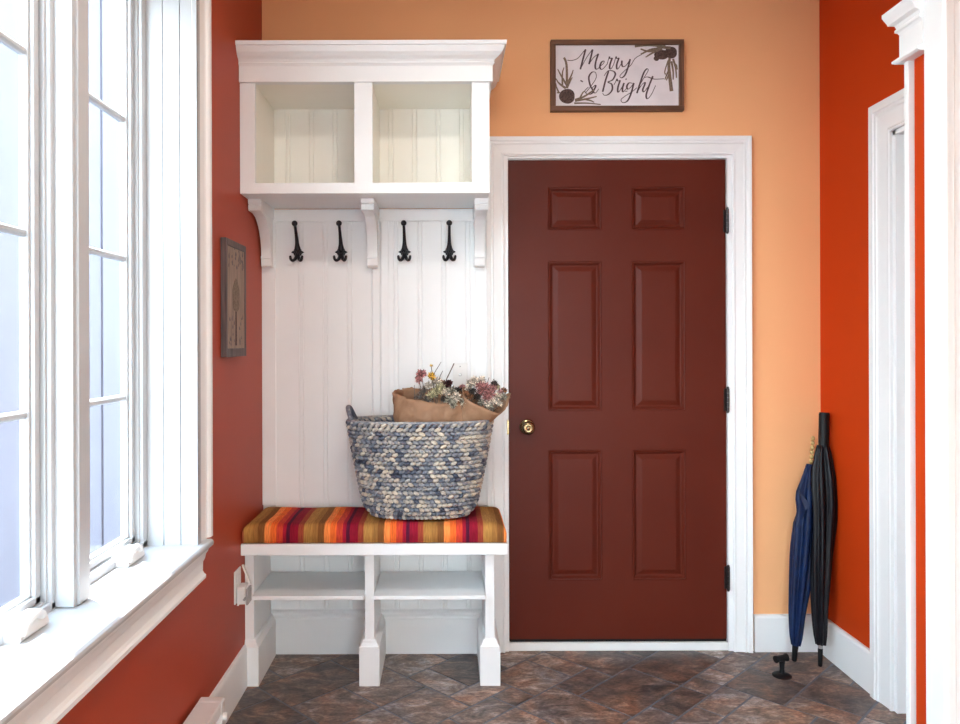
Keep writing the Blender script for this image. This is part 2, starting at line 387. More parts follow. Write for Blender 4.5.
# ---- main door
door = empty('door_1', ((DLX+DRX)/2, .03, 0), kind='structure')
yf = .012
lz0, lx0, lx1, lz1 = .047, .2605, 1.1745, 2.065
px = lambda x: (x-CX)*(DW+yf)/F
pz = lambda y: ZC+(CY-y)*(DW+yf)/F
cols = [(px(548.3), px(601.6)), (px(631.8), px(685.3))]
rows = [(pz(580.3), pz(450.4)), (pz(411), pz(261.8)), (pz(230.3), pz(187.6))]
leaf = MB(); leaf.box(lx0, lx1, yf+.012, yf+.045, lz0, lz1)
xs = [lx0, cols[0][0], cols[0][1], cols[1][0], cols[1][1], lx1]
for a in (0, 2, 4): leaf.box(xs[a], xs[a+1], yf, yf+.014, lz0, lz1)
zs = [lz0, rows[0][0], rows[0][1], rows[1][0], rows[1][1], rows[2][0], rows[2][1], lz1]
for c0, c1 in cols:
    for a in (0, 2, 4, 6): leaf.box(c0, c1, yf, yf+.014, zs[a], zs[a+1])
leaf.build('door_leaf', M['door'], door)
def ring_panel(x0, x1, z0, z1, steps):
    s = MB(); vs = []
    for i, (ins, dep) in enumerate(steps):
        vs += [(x0+ins, yf+dep, z0+ins), (x1-ins, yf+dep, z0+ins), (x1-ins, yf+dep, z1-ins), (x0+ins, yf+dep, z1-ins)]
    fs = []
    for i in range(len(steps)-1):
        for j in range(4): fs.append((i*4+j, i*4+(j+1) % 4, i*4+4+(j+1) % 4, i*4+4+j))
    k = 4*(len(steps)-1); fs.append((k, k+1, k+2, k+3)); s.add(vs, fs); return s
st = [(0, -.0005), (.002, .0015), (.004, -.0015), (.008, -.001), (.012, .004), (.016, .009), (.020, .0095), (.024, .0085), (.040, .0015), (.044, .001)]
for c0, c1 in cols:
    for r0, r1 in rows:
        ring_panel(c0, c1, r0, r1, st).build('door_panel', M['door'], door)
for yy in (222, 400.5, 578):
    h = MB(); zc_ = pz(yy); hx = 1.1765
    for k in range(5): h.lathe([(.0001, 0), (.0068, 0), (.0068, .0185), (.0001, .0185)], 12, (hx, -.004, zc_-.048+k*.0194))
    h.ball((hx, -.004, zc_+.051), .006, 8); h.ball((hx, -.004, zc_-.050), .006, 8)
    h.box(hx-.012, hx+.014, .006, .0105, zc_-.047, zc_+.047)
    h.build('hinge', M['gunmetal'], door, smooth=30)
kn = MB(); kp = Vector((px(526.8), yf, pz(427)))
kn.lathe([(.0001, 0), (.033, 0), (.033, .003), (.028, .008), (.014, .010), (.0125, .028), (.018, .033), (.0255, .040), (.028, .048), (.027, .056), (.021, .062), (.012, .0635), (.0085, .062), (.006, .064), (.0001, .064)], 28, kp, (0, -1, 0))
knb = kn.build('door_knob', M['brass'], door, smooth=50)
MB().box(kp.x-.004, kp.x+.004, yf-.066, yf-.062, kp.z-.0012, kp.z+.0012).build('lock_button', M['black'], knb)
MB().box(lx0, lx1, yf+.004, yf+.040, .0345, lz0).build('door_sweep', M['rubber'], door)
# jambs, stop and sill
j = MB()
j.box(DLX-.03, DLX, -.002, .12, 0, DTZ+.03); j.box(DRX, DRX+.03, -.002, .12, 0, DTZ+.03); j.box(DLX, DRX, -.002, .12, DTZ, DTZ+.03)
j.box(DLX, DLX+.012, .06, .12, 0, DTZ); j.box(DRX-.012, DRX, .06, .12, 0, DTZ)
struct(j.build('trim_2', M['white'], bevel=.001))
t = MB(); t.box(DLX, DRX, .002, .12, 0, .0335)
struct(t.build('trim_3', M['white'], bevel=.003))
# latch strike on the left jamb
MB().box(DLX-.0065, DLX+.0005, -.006, .002, kp.z-.03, kp.z+.03).build('strike_plate', M['brass'], door)

# baseboards
BH = .155
bp_ = [(0, 0), (.015, 0), (.015, BH-.012), (.012, BH-.003), (.008, BH), (0, BH)]
s = MB(); s.prism(bp_, lambda u, v, t: (t, -u, v), DRX+.105, XR)
struct(s.build('baseboard_back', M['white']))
s = MB(); s.prism(bp_, lambda u, v, t: (XR-u, t, v), -.0, Y(2.784))
struct(s.build('baseboard_right', M['white']))
s = MB(); s.prism(bp_, lambda u, v, t: (XL+u, t, v), Y(2.878), Y(PD1+.05))
struct(s.build('baseboard_left', M['white']))

# ---- second doorway on the right wall
mpr = lambda a, b, v: (XR-v, a, b)
P2 = [(0,0),(0,.012),(.006,.015),(.012,.012),(.016,.011),(.060,.014),(.070,.016),(.074,.020),(.084,.020),(.088,.024),(.114,.024),(.117,.021),(.117,0)]
q = casing(P2, [(Y(D2A), 0), (Y(D2A), D2Z), (Y(D2B), D2Z)], [(1, 0), (1, 1), (0, 1)], mpr)
struct(q.build('trim_4', M['white']))
j = MB()
j.box(XR-.002, XR+.20, Y(D2A)-.018, Y(D2A), 0, D2Z); j.box(XR-.002, XR+.20, Y(D2A), Y(D2B), D2Z-.018, D2Z)
j.box(XR+.03, XR+.055, Y(D2A)-.030, Y(D2A)-.018, 0, D2Z-.018); j.box(XR+.03, XR+.055, Y(D2A)-.018, Y(D2B), D2Z-.03, D2Z-.018)
struct(j.build('trim_5', M['white'], bevel=.001))
dd = MB(); dd.box(XR+.095, XR+.135, Y(D2A)-.018, Y(2.0), .01, D2Z-.018)
struct(dd.build('door_2', M['white'], bevel=.002))

# ---- partition trim: corner board, capped header, tall casing
j = MB(); j.box(XN-.012, XN+.01, Y(2.215), Y(2.195), 0, 2.12)
struct(j.build('trim_6', M['white'], bevel=.002))
hp = [(0, 2.128), (.034, 2.128), (.042, 2.133), (.042, 2.140), (.034, 2.146), (.026, 2.150), (.026, 2.226), (.030, 2.234), (.036, 2.238), (.036, 2.246), (.032, 2.250), (.036, 2.262), (.050, 2.268), (.052, 2.276), (.058, 2.290), (.062, 2.300), (.062, 2.312), (0, 2.312)]
hp = [(u*.9, 2.108+(v-2.128)*.84) for u, v in hp]
hd = MB()
# header swept with a mitred return at its far end
hv = []
for (yy, kk) in ((Y(DS+.06), 0), (Y(2.195), 1)):
    for u, v in hp: hv.append((XN-u, yy+(u*1.0 if kk else 0), v))
for u, v in hp: hv.append((XN+.03, Y(2.195)+u, v))
n = len(hp); hf = []
for i in range(2):
    for k in range(n-1): hf.append((i*n+k, i*n+k+1, (i+1)*n+k+1, (i+1)*n+k))
hf.append(tuple(range(n)))
hf.append((n-1, 2*n-1, 3*n-1)); hf.append((0, n, 2*n))
hd.add(hv, hf)
struct(hd.build('trim_7', M['white']))
cp = [(0,0),(0,.020),(.006,.026),(.012,.026),(.016,.020),(.030,.020),(.036,.014),(.052,.012),(.056,.018),(.062,.018),(.070,.012),(.16,.010),(.165,.016),(.175,.018),(.19,.0)]
tc_ = MB(); tc_.prism(cp, lambda u, v, t: (XN-.020+u, Y(DS)-v, t), 0, ZT)
tc_.box(XN-.020, XN+.02, Y(DS), Y(2.108), 0, ZT)
struct(tc_.build('trim_8', M['white']))

# ------------------------------------------------------------------ windows on the left wall
XG = -.95; GZ0, GZ1 = .736, 2.373
def casement(idx, dn, df):
    root = empty('window_%d' % idx, (-.95, Y((dn+df)/2), .69), kind='structure')
    yn, yfz = Y(dn), Y(df)
    f = MB()                                             # fixed frame: stepped box
    for (xa, xb, wd) in ((-.905, -.957, .030), (-.915, -.956, .037)):
        f.box(xa, xb, yn, yn+wd, .69, 2.44); f.box(xa, xb, yfz-wd, yfz, .69, 2.44)
        f.box(xa, xb, yn, yfz, 2.44-wd, 2.44); f.box(xa, xb, yn, yfz, .668, .69+wd*.55)
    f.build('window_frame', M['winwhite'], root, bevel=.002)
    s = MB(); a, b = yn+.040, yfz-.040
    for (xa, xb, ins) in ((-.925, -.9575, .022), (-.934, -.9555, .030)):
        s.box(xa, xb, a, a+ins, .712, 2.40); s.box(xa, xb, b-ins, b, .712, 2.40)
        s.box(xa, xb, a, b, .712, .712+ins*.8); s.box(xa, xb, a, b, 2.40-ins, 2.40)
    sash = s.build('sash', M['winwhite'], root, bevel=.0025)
    for k in range(3):
        z = GZ0+.4065*(k+1)-.002
        mu = MB().prism([(-.938, z-.004), (-.943, z-.009), (-.955, z-.009), (-.959, z-.004), (-.959, z+.004), (-.955, z+.009), (-.943, z+.009), (-.938, z+.004)],
                        lambda u, v, t: (u, t, v), a+.020, b-.020)
        mu.build('muntin', M['winwhite'], sash)
    MB().box(XG-.002, XG+.002, a+.028, b-.028, .735, 2.372).build('glass', M['glass'], root)
    c = MB(); yc = yfz-.165                              # folding crank on the frame sill
    prof = [(-.915, .689), (-.872, .689), (-.868, .694), (-.872, .708), (-.884, .718), (-.900, .722), (-.915, .722)]
    c.prism(prof, lambda u, v, t: (u, t, v), yc-.055, yc+.055)
    cr = c.build('crank_housing', M['plastic'], root, smooth=35, bevel=.006, seg=3)
    h = MB(); h.tube(smooth_pts([(-.878, yc+.035, .718), (-.874, yc+.01, .726), (-.872, yc-.02, .723), (-.868, yc-.055, .706)]), [.010]*6+[.0085]*7+[.007]*6, 10)
    h.ball((-.878, yc+.035, .716), .013, 12, (1, 1, .8)); h.build('crank_handle', M['plastic'], cr, smooth=True)
    return root
pitch = .5235
for i in range(4):
    casement(i+1, 1.803-i*pitch, 2.290-i*pitch)
# posts between the casements
for i in range(3):
    p = MB(); dc = 1.7855-i*pitch
    p.box(-.862, -.957, Y(dc-.034), Y(dc+.034), .69, 2.44)
    p.box(-.855, -.87, Y(dc-.020), Y(dc+.034), .692, 2.44)
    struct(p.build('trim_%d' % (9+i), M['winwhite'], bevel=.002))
# jamb boards, head boards, stool, casing and apron
j = MB(); ya, yb2 = Y(2.290), Y(2.320)
for k, (xa, xb) in enumerate(((-.752, -.766), (-.7675, -.803), (-.8045, -.8540), (-.8555, -.905), (-.905, -.957))):
    e = [0, .0015, .0015, .003, .003][k]
    j.box(xa, xb, ya-.0+e*0, yb2, .66, 2.455) if k != 1 else j.box(xa, xb, ya+.0015, yb2, .66, 2.455)
    j.box(xa, xb, Y(WD0)-.0, Y(.23), .66, 2.455)
j.box(-.752, -.957, Y(.205), Y(2.32), 2.44, 2.455)
for xx in (-.7667, -.8037, -.8548): pass
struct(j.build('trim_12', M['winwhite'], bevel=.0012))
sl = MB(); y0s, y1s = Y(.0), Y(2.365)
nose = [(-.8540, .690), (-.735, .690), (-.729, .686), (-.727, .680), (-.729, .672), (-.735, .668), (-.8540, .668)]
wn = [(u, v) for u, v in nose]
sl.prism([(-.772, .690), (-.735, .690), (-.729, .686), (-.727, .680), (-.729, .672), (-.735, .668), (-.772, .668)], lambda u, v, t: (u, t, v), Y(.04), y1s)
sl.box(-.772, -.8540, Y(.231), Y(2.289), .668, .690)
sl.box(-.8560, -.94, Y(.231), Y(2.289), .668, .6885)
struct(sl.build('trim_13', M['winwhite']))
ap = [(-.772, .668), (-.735, .668), (-.737, .660), (-.743, .652), (-.746, .640), (-.749, .632), (-.752, .628), (-.753, .600), (-.749, .592), (-.743, .588), (-.743, .578), (-.772, .578)]
s = MB(); s.prism(ap, lambda u, v, t: (u, t, v), Y(.08), Y(2.338)); struct(s.build('trim_14', M['white']))
mpl = lambda a, b, v: (XL+v, a, b)
P3 = [(0,0),(0,.017),(.004,.021),(.010,.021),(.014,.018),(.070,.020),(.078,.023),(.084,.020),(.088,.026),(.094,.031),(.112,.031),(.116,.028),(.116,0)]
q = casing(P3, [(Y(2.292), .690), (Y(2.292), 2.44), (Y(.231), 2.44), (Y(.231), .690)], [(1, 0), (1, 1), (-1, 1), (-1, 0)], mpl)
struct(q.build('trim_15', M['white']))
# outside: neighbour's board siding and paved ground
f = MB(); rs = random.Random(3); yy = .3
while yy < 8:
    wd = rs.uniform(.10, .26); f.box(-2.6, -2.5+rs.uniform(-.008, .012), yy, yy+wd-.012, -.3, 4.1); yy += wd
f.box(-2.7, -2.6, .3, 8, -.3, 4.1)
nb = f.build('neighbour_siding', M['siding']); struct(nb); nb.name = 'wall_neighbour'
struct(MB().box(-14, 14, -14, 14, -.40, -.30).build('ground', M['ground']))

# ------------------------------------------------------------------ beadboard back panel
BX0, BX1, BY = XL, .168, -.012
bb = empty('beadboard_panel', (-.30, -.01, 0), 'white painted beadboard wall panel behind hooks, basket and bench', 'wall panel')
pm = MB()
def groove_sheet(s, x0, x1, z0, z1, first, step, y, dpt=.003, gw=.0045, gap=.017):
    xs = [(x0, 0)]
    x = first
    while x < x1-.02:
        for c in (x-gap/2, x+gap/2): xs += [(c-gw/2, 0), (c, 1), (c+gw/2, 0)]
        x += step
    xs.append((x1, 0)); n = len(xs)
    s.add([(a, y+dpt*b, z0) for a, b in xs]+[(a, y+dpt*b, z1) for a, b in xs], [(i, i+1, n+i+1, n+i) for i in range(n-1)])
groove_sheet(pm, BX0+.004, -.277, .02, 1.8565, px(302.5), .1010, BY+.004)
groove_sheet(pm, -.2755, BX1-.002, .02, 1.8565, px(396.5), .1005, BY+.004)
pm.box(BX0+.001, BX1-.001, BY+.008, -.0005, .02, 1.8565)
pm.build('beadboard', M['white'], bb)
rl = MB(); zr = pz(222)
rl.box(BX0, BX1, BY-.004, BY+.006, zr, 1.8565); rl.build('top_rail', M['white'], bb, bevel=.002)
for a, b in ((BX0, px(277.0)), (px(373.5), px(380.6)), (px(381.6), px(389.5)), (px(475.5), BX1)):
    MB().box(a, b, BY-.004, BY+.006, .62 if a < -.7 or a > 0 else .62, zr).build('stile', M['white'], bb, bevel=.0015)
s = MB(); cap = [(0, .02), (0, 0), (.030, 0), (.030, .145), (.026, .150), (.026, .156), (.034, .162), (.034, .170), (.028, .176), (.020, .180), (0, .184)]
s.prism([(0, .0), (.030, 0), (.030, .145), (.026, .150), (.026, .156), (.034, .162), (.034, .170), (.028, .176), (.012, .184), (0, .184)], lambda u, v, t: (t, BY+.020-u, v), BX0, .16)
s.build('base_rail', M['white'], bb)

# ------------------------------------------------------------------ upper cubby cabinet
CF = Y(2.84)
cab = empty('cubby_cabinet', (-.305, -.17, 1.857), 'white two-bay open cubby cabinet with crown moulding on the wall', 'cabinet')
cl, cr_ = -.7715, .161
zb, zo0, zo1, ztp = 1.857, 1.896, 2.270, 2.395
o1 = (-.7156, -.3438); o2 = (-.2765, .0953)
c = MB()
c.box(cl, cl+.018, CF+.02, -.002, zb, ztp); c.box(cr_-.018, cr_, CF+.02, -.002, zb, ztp)
c.box(cl, cr_, CF+.02, -.002, ztp-.02, ztp)
c.build('carcass', M['white'], cab)
c = MB()
c.box(cl+.018, cr_-.018, CF+.02, -.002, zb+.004, zo0); 
c.box(o1[0]-.012, o1[0]-.002, CF+.02, -.002, zo0, zo1); c.box(o1[1]+.002, o1[1]+.012, CF+.02, -.002, zo0, zo1)
c.box(o2[0]-.012, o2[0]-.002, CF+.02, -.002, zo0, zo1); c.box(o2[1]+.002, o2[1]+.012, CF+.02, -.002, zo0, zo1)
c.box(cl+.018, cr_-.018, CF+.02, -.002, zo1+.001, zo1+.018)
c.build('cubby_lining', M['cubby'], cab)
c = MB(); groove_sheet(c, o1[0]-.002, o1[1]+.002, zo0, zo1+.002, o1[0]+.055, .0985, -.022)
groove_sheet(c, o2[0]-.002, o2[1]+.002, zo0, zo1+.002, o2[0]+.045, .0985, -.022)
c.build('beadboard_back', M['cubby'], cab)
c = MB()                                              # face frame
c.box(cl, cr_, CF, CF+.02, zb, zo0); c.box(cl, cr_, CF, CF+.02, zo1, ztp)
for a, b in ((cl, o1[0]), (o1[1], o2[0]), (o2[1], cr_)): c.box(a, b, CF, CF+.02, zo0, zo1)
c.build('face_frame', M['white'], cab)
c = MB(); c.box(cl+.018, cr_-.018, CF+.02, BY-.006, zb+.0006, zb+.0035); c.build('bottom_board', M['white'], cab)
# crown with a return on the right: profile swept along front then side
cpf = [(0, 2.270), (.012, 2.270), (.012, 2.328), (.016, 2.333), (.020, 2.338), (.016, 2.342), (.022, 2.350), (.034, 2.358), (.046, 2.370), (.052, 2.384), (.054, 2.390), (.060, 2.391), (.062, 2.405), (0, 2.405)]
s = MB(); n = len(cpf); vs = []
for u, v in cpf: vs.append((cl-.0, CF-u, v))
for u, v in cpf: vs.append((cr_+u, CF-u, v))
for u, v in cpf: vs.append((cr_+u, -.002, v))
fs = [(i*n+k, i*n+k+1, (i+1)*n+k+1, (i+1)*n+k) for i in range(2) for k in range(n-1)]
fs += [tuple(range(n)), tuple(range(2*n, 3*n)), (n-1, 2*n-1, 3*n-1, n-1)[:3]]
s.add(vs, fs); s.box(cl, cr_, CF, -.002, 2.395, 2.404)
s.build('crown_moulding', M['white'], cab)
def corbel(xc):
    s = MB(); W = .0445; Z0, Z1 = 1.612, 1.8125
    cur = []
    for i in range(15):
        t = i/14; cur.append((.040+.160*(1-math.sqrt(max(0, 1-t*t))), 1.652+(Z1-1.652)*t))
    body = [(0, 1.648)]+cur+[(0, Z1)]
    s.prism(body, lambda u, v, t: (t, BY-.004-u, v), xc-W/2+.002, xc+W/2-.002)
    s.prism([(0, Z0), (.030, Z0), (.036, 1.618), (.040, 1.645), (.045, 1.648), (.045, 1.656), (0, 1.656)], lambda u, v, t: (t, BY-.004-u, v), xc-W/2+.001, xc+W/2-.001)
    s.prism([(0, Z1), (.222, Z1), (.226, 1.816), (.226, 1.832), (.220, 1.836), (.228, 1.842), (.230, 1.857), (0, 1.857)], lambda u, v, t: (t, BY-.004-u, v), xc-W/2-.003, xc+W/2+.003)
    return s.build('corbel', M['white'], cab)
for xc in (-.7445, -.3065, .135): corbel(xc)

# ------------------------------------------------------------------ bench
ben = empty('storage_bench', (-.29, -.19, 0), 'white painted storage bench with two open shelves under striped cushion', 'bench')
BF = Y(2.872)
s = MB().box(XL+.002, .2225, Y(2.83), BY-.0048, .506, .549); s.build('seat_board', M['white'], ben, bevel=.002)
def post(x0, x1, y0=None):
    f0, f1 = x0, x1
    s = MB(); ins = .021
    a0 = f0 if f0 < -.7 else f0+ins; a1 = f1-ins
    s.box(a0, a1, BF+.018, BY-.0155, .165, .506)
    s.box(f0, f1, BF, BY-.0155, 0, .145)
    lv = [(0, .145), (0, .147), (.004, .150), (.010, .160), (.012, .168), (.018, .172)]
    vs = []
    for i_, z in lv:
        L0 = f0 if f0 < -.7 else f0+i_
        vs += [(L0, BF+i_, z), (f1-i_, BF+i_, z), (f1-i_, BY-.0155, z), (L0, BY-.0155, z)]
    k = len(lv); fs = [(i*4+j, i*4+(j+1) % 4, i*4+4+(j+1) % 4, i*4+4+j) for i in range(k-1) for j in range(4)]+[(k*4-4, k*4-3, k*4-2, k*4-1)]
    s.add(vs, fs)
    return s.build('leg', M['white'], ben)
post(XL+.002, -.7157); post(-.3356, -.259); post(.122, .198)
for a, b in ((-.737, -.3156), (-.279, .142)):
    MB().box(a+.001, b-.001, Y(2.858), BY-.0155, .331, .346).build('shelf', M['white'], ben, bevel=.0015)

# ------------------------------------------------------------------ cushion
s = MB(); X0c, X1c, Y0c, Y1c, Z0c, Z1c = -.768, .220, Y(2.834), BY-.012, .549, .620
nx, ny = 60, 20; vs = []; fs = []
def cpos(u, v, top):
    # superellipse-ish pillow of even height with rounded border
    x = X0c+(X1c-X0c)*u; y = Y0c+(Y1c-Y0c)*v
    ex = min(u, 1-u)*(X1c-X0c); ey = min(v, 1-v)*(Y1c-Y0c); r = .034
    def rr(e): return 0 if e >= r else r-math.sqrt(max(0, r*r-(r-e)**2))
    dz = max(rr(ex), rr(ey))*.95
    return (x, y, (Z1c-dz+.002*math.sin(u*23)*math.sin(v*9)) if top else Z0c+dz*.12)
us = [0, .004, .010, .018, .028, .036]+[.05+.9*i/30 for i in range(31)]+[.964, .972, .982, .990, .996, 1]
vsn = [0, .008, .025, .045, .07, .1]+[.15+.7*i/8 for i in range(9)]+[.9, .93, .955, .975, .992, 1]
for top in (1, 0):
    for v in vsn:
        for u in us: vs.append(cpos(u, v, top))
A, B = len(us), len(vsn)
for t in (0, 1):
    for i in range(B-1):
        for j in range(A-1):
            o = t*A*B+i*A+j; fs.append((o, o+1, o+A+1, o+A))
def rim(i, j): return i*A+j
brd = [(0, j) for j in range(A)]+[(i, A-1) for i in range(1, B)]+[(B-1, j) for j in range(A-2, -1, -1)]+[(i, 0) for i in range(B-2, 0, -1)]
for k in range(len(brd)):
    a = rim(*brd[k]); b = rim(*brd[(k+1) % len(brd)]); fs.append((a, b, b+A*B, a+A*B))
s.add(vs, fs)
cu = s.build('bench_cushion', M['stripe'], smooth=True)
# origin stays at world zero so the stripe material counts from there
tag(cu, 'long bench cushion in orange, crimson and olive stripes', 'cushion')
pp = MB()
loop = [(X0c+.004, Y0c+.003, .556), (X1c-.004, Y0c+.003, .556), (X1c-.004, Y1c-.003, .556), (X0c+.004, Y1c-.003, .556), (X0c+.004, Y0c+.003, .556)]
for a, b in zip(loop, loop[1:]): pp.tube([a, b], .0035, 8)
pp.build('piping', M['stripe'], cu, smooth=True)

# ------------------------------------------------------------------ basket
bc = Vector((-.107, Y(2.985), .6225))
bk = empty('woven_basket', bc, 'oval blue-grey woven seagrass basket standing on striped cushion', 'basket')
H = .373
def brad(t):                                     # half width and half depth at height fraction t
    e = min(1, t/.16); rnd = math.sqrt(max(0, 1-(1-e)**2))
    a = .150+.054*rnd + .078*t**.85; b = .088+.030*rnd+.026*t
    return a, b
def bpt(t, w, off=0):
    a, b = brad(t); n = 2.3; cw, sw = math.cos(w), math.sin(w)
    x = (a+off)*math.copysign(abs(cw)**(2/n), cw); y = (b+off)*math.copysign(abs(sw)**(2/n), sw)
    return bc+Vector((x, y, H*t))
s = MB(); rows_ = 23; rb = random.Random(5)
for r in range(rows_):
    t = .012+(r+.5)/rows_*.985
    # equal arc-length stations
    K = 720; pts = [bpt(t, 2*PI*k/K) for k in range(K)]; L = [0]
    for k in range(K): L.append(L[-1]+(pts[(k+1) % K]-pts[k]).length)
    nst = 58; step = L[-1]/nst; ph = (r % 2)*.5
    k = 0
    for i in range(nst):
        target = ((i+ph) % nst)*step
        lo = 0
        import bisect
        k = min(K-1, bisect.bisect_right(L, target)-1)
        fr = (target-L[k])/max(1e-9, L[k+1]-L[k]); p = pts[k].lerp(pts[(k+1) % K], fr)
        tg = (pts[(k+3) % K]-pts[(k-2) % K]).normalized(); nr = tg.cross(Vector((0, 0, 1))).normalized()
        up = Vector((0, 0, 1)); tilt = R(22)*(1 if r % 2 else -1)
        if r == rows_-1: tilt = R(30)
        ax = (tg*math.cos(tilt)+up*math.sin(tilt)); bx = (up*math.cos(tilt)-tg*math.sin(tilt))
        la, lb, lc = step*.62, H/rows_*.50, .0105
        colr = (min(1, max(0, rb.gauss(.47, .22))), 0, 0); vs = []; fs = []
        n1, n2 = 6, 8
        for q1 in range(n1+1):
            th = PI*q1/n1
            for q2 in range(n2):
                w2 = 2*PI*q2/n2
                vs.append(p+ax*(la*math.cos(th))+bx*(lb*math.sin(th)*math.cos(w2))+nr*(lc*math.sin(th)*math.sin(w2)+.003*math.cos(th)))
        for q1 in range(n1):
            for q2 in range(n2): fs.append((q1*n2+q2, (q1+1)*n2+q2, (q1+1)*n2+(q2+1) % n2, q1*n2+(q2+1) % n2))
        s.add(vs, fs, colr)
s.build('woven_wall', M['weave'], bk, smooth=True, attr='strand')
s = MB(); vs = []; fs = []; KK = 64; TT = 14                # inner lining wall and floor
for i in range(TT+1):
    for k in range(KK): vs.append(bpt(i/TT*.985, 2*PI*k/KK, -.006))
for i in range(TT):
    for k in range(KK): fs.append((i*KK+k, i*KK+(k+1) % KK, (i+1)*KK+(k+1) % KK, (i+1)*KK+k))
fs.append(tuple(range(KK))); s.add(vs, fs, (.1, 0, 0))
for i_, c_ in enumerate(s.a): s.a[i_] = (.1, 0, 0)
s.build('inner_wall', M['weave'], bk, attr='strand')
s = MB(); lp = [bpt(1.0, 2*PI*k/80) for k in range(81)]; s.tube(lp, .006, 8)
s.a = [(.45, 0, 0)]*len(s.a); s.build('rim', M['weave'], bk, smooth=True, attr='strand')
for sd in (-1, 1):
    s = MB(); e0 = PI if sd < 0 else 0
    hh = .050 if sd < 0 else .040
    base = [bpt(.93, e0-.55), bpt(1.0, e0-.42), bpt(1.0, e0-.2)+Vector((0, 0, hh*.85)), bpt(1.0, e0)+Vector((0, 0, hh)), bpt(1.0, e0+.2)+Vector((0, 0, hh*.85)), bpt(1.0, e0+.42), bpt(.93, e0+.55)]
    s.tube(smooth_pts(base, 8), .0085, 10); s.a = [(.08+.3*random.random(), 0, 0) for _ in s.a]
    s.build('handle', M['weave'], bk, smooth=True, attr='strand')

# ------------------------------------------------------------------ dried bouquets in kraft paper
def petal_head(c, nrm, r, k, seed, cup=.9, wid=.34, layers=None):
    s = MB(); rn = random.Random(seed); q = Vector((0, 0, 1)).rotation_difference(Vector(nrm)); c = Vector(c)
    s.ball(c, r*.35, 8); s.a = [(.6, 0, 0)]*len(s.a)
    for i in range(k):
        z = 1-cup*1.35*(i+.5)/k; rad = math.sqrt(max(0, 1-z*z)); w = i*2.39996+rn.uniform(-.2, .2)
        d = q@Vector((rad*math.cos(w), rad*math.sin(w), z)); d.normalize()
        sd = d.cross(Vector((rn.uniform(-1, 1), rn.uniform(-1, 1), rn.uniform(-1, 1)))).normalized(); L = r*rn.uniform(.8, 1.15)
        n2 = d.cross(sd); W = L*wid
        a = c+d*L*.2; m1 = c+d*L*.65; e = c+d*L+n2*L*.12
        s.add([a, m1+sd*W/2+n2*W*.15, e, m1-sd*W/2+n2*W*.15, m1-n2*W*.25], [(0, 1, 2, 4), (0, 4, 2, 3)], (rn.choice([.35, .6, .9, 1.2, 1.6]), 0, 0))
    return s
b1 = empty('dried_bouquet', (-.05, Y(2.99), .80), 'larger dried flower bunch in wide kraft paper, at left in basket', 'flowers', 'kraft paper dried flower bunches')
pc = Vector((-.043, Y(3.0), 0))
def paper_sheet(fn, nu, nv, name, parent, thick=.0009):
    s = MB(); vs = [fn(i/(nu-1), j/(nv-1)) for j in range(nv) for i in range(nu)]
    s.add(vs, [(j*nu+i, j*nu+i+1, (j+1)*nu+i+1, (j+1)*nu+i) for j in range(nv-1) for i in range(nu-1)])
    o = s.build(name, M['paper'], parent, smooth=40); md = o.modifiers.new('th', 'SOLIDIFY'); md.thickness = thick
    return o
def crease(a, b, k=1):
    return k*(.004*math.sin(9*a+3*b)+.003*math.sin(23*a-7*b+1)+.0022*math.sin(41*a+13*b))
def fn1(u, v):
    w = PI*.15+u*2*PI*1.02
    a = .166*(.30+.70*min(1, v*1.6)**.7); b = .082*(.35+.65*min(1, v*1.6)**.7)
    x = a*math.cos(w); y = b*math.sin(w)
    ztop = 1.088 - .020*math.sin(w)*-1*0 + (.018*max(0, -math.cos(w))) - (.022 if math.sin(w) < 0 else -.020)*abs(math.sin(w)) - .012*max(0, math.cos(w))
    z = .80+(ztop+crease(w, 0, .6)-.80)*v
    k = 1+crease(w*.7, v*2, .8)/.12
    return pc+Vector((x*k, y*k, z))
paper_sheet(fn1, 90, 22, 'paper_wrap', b1)
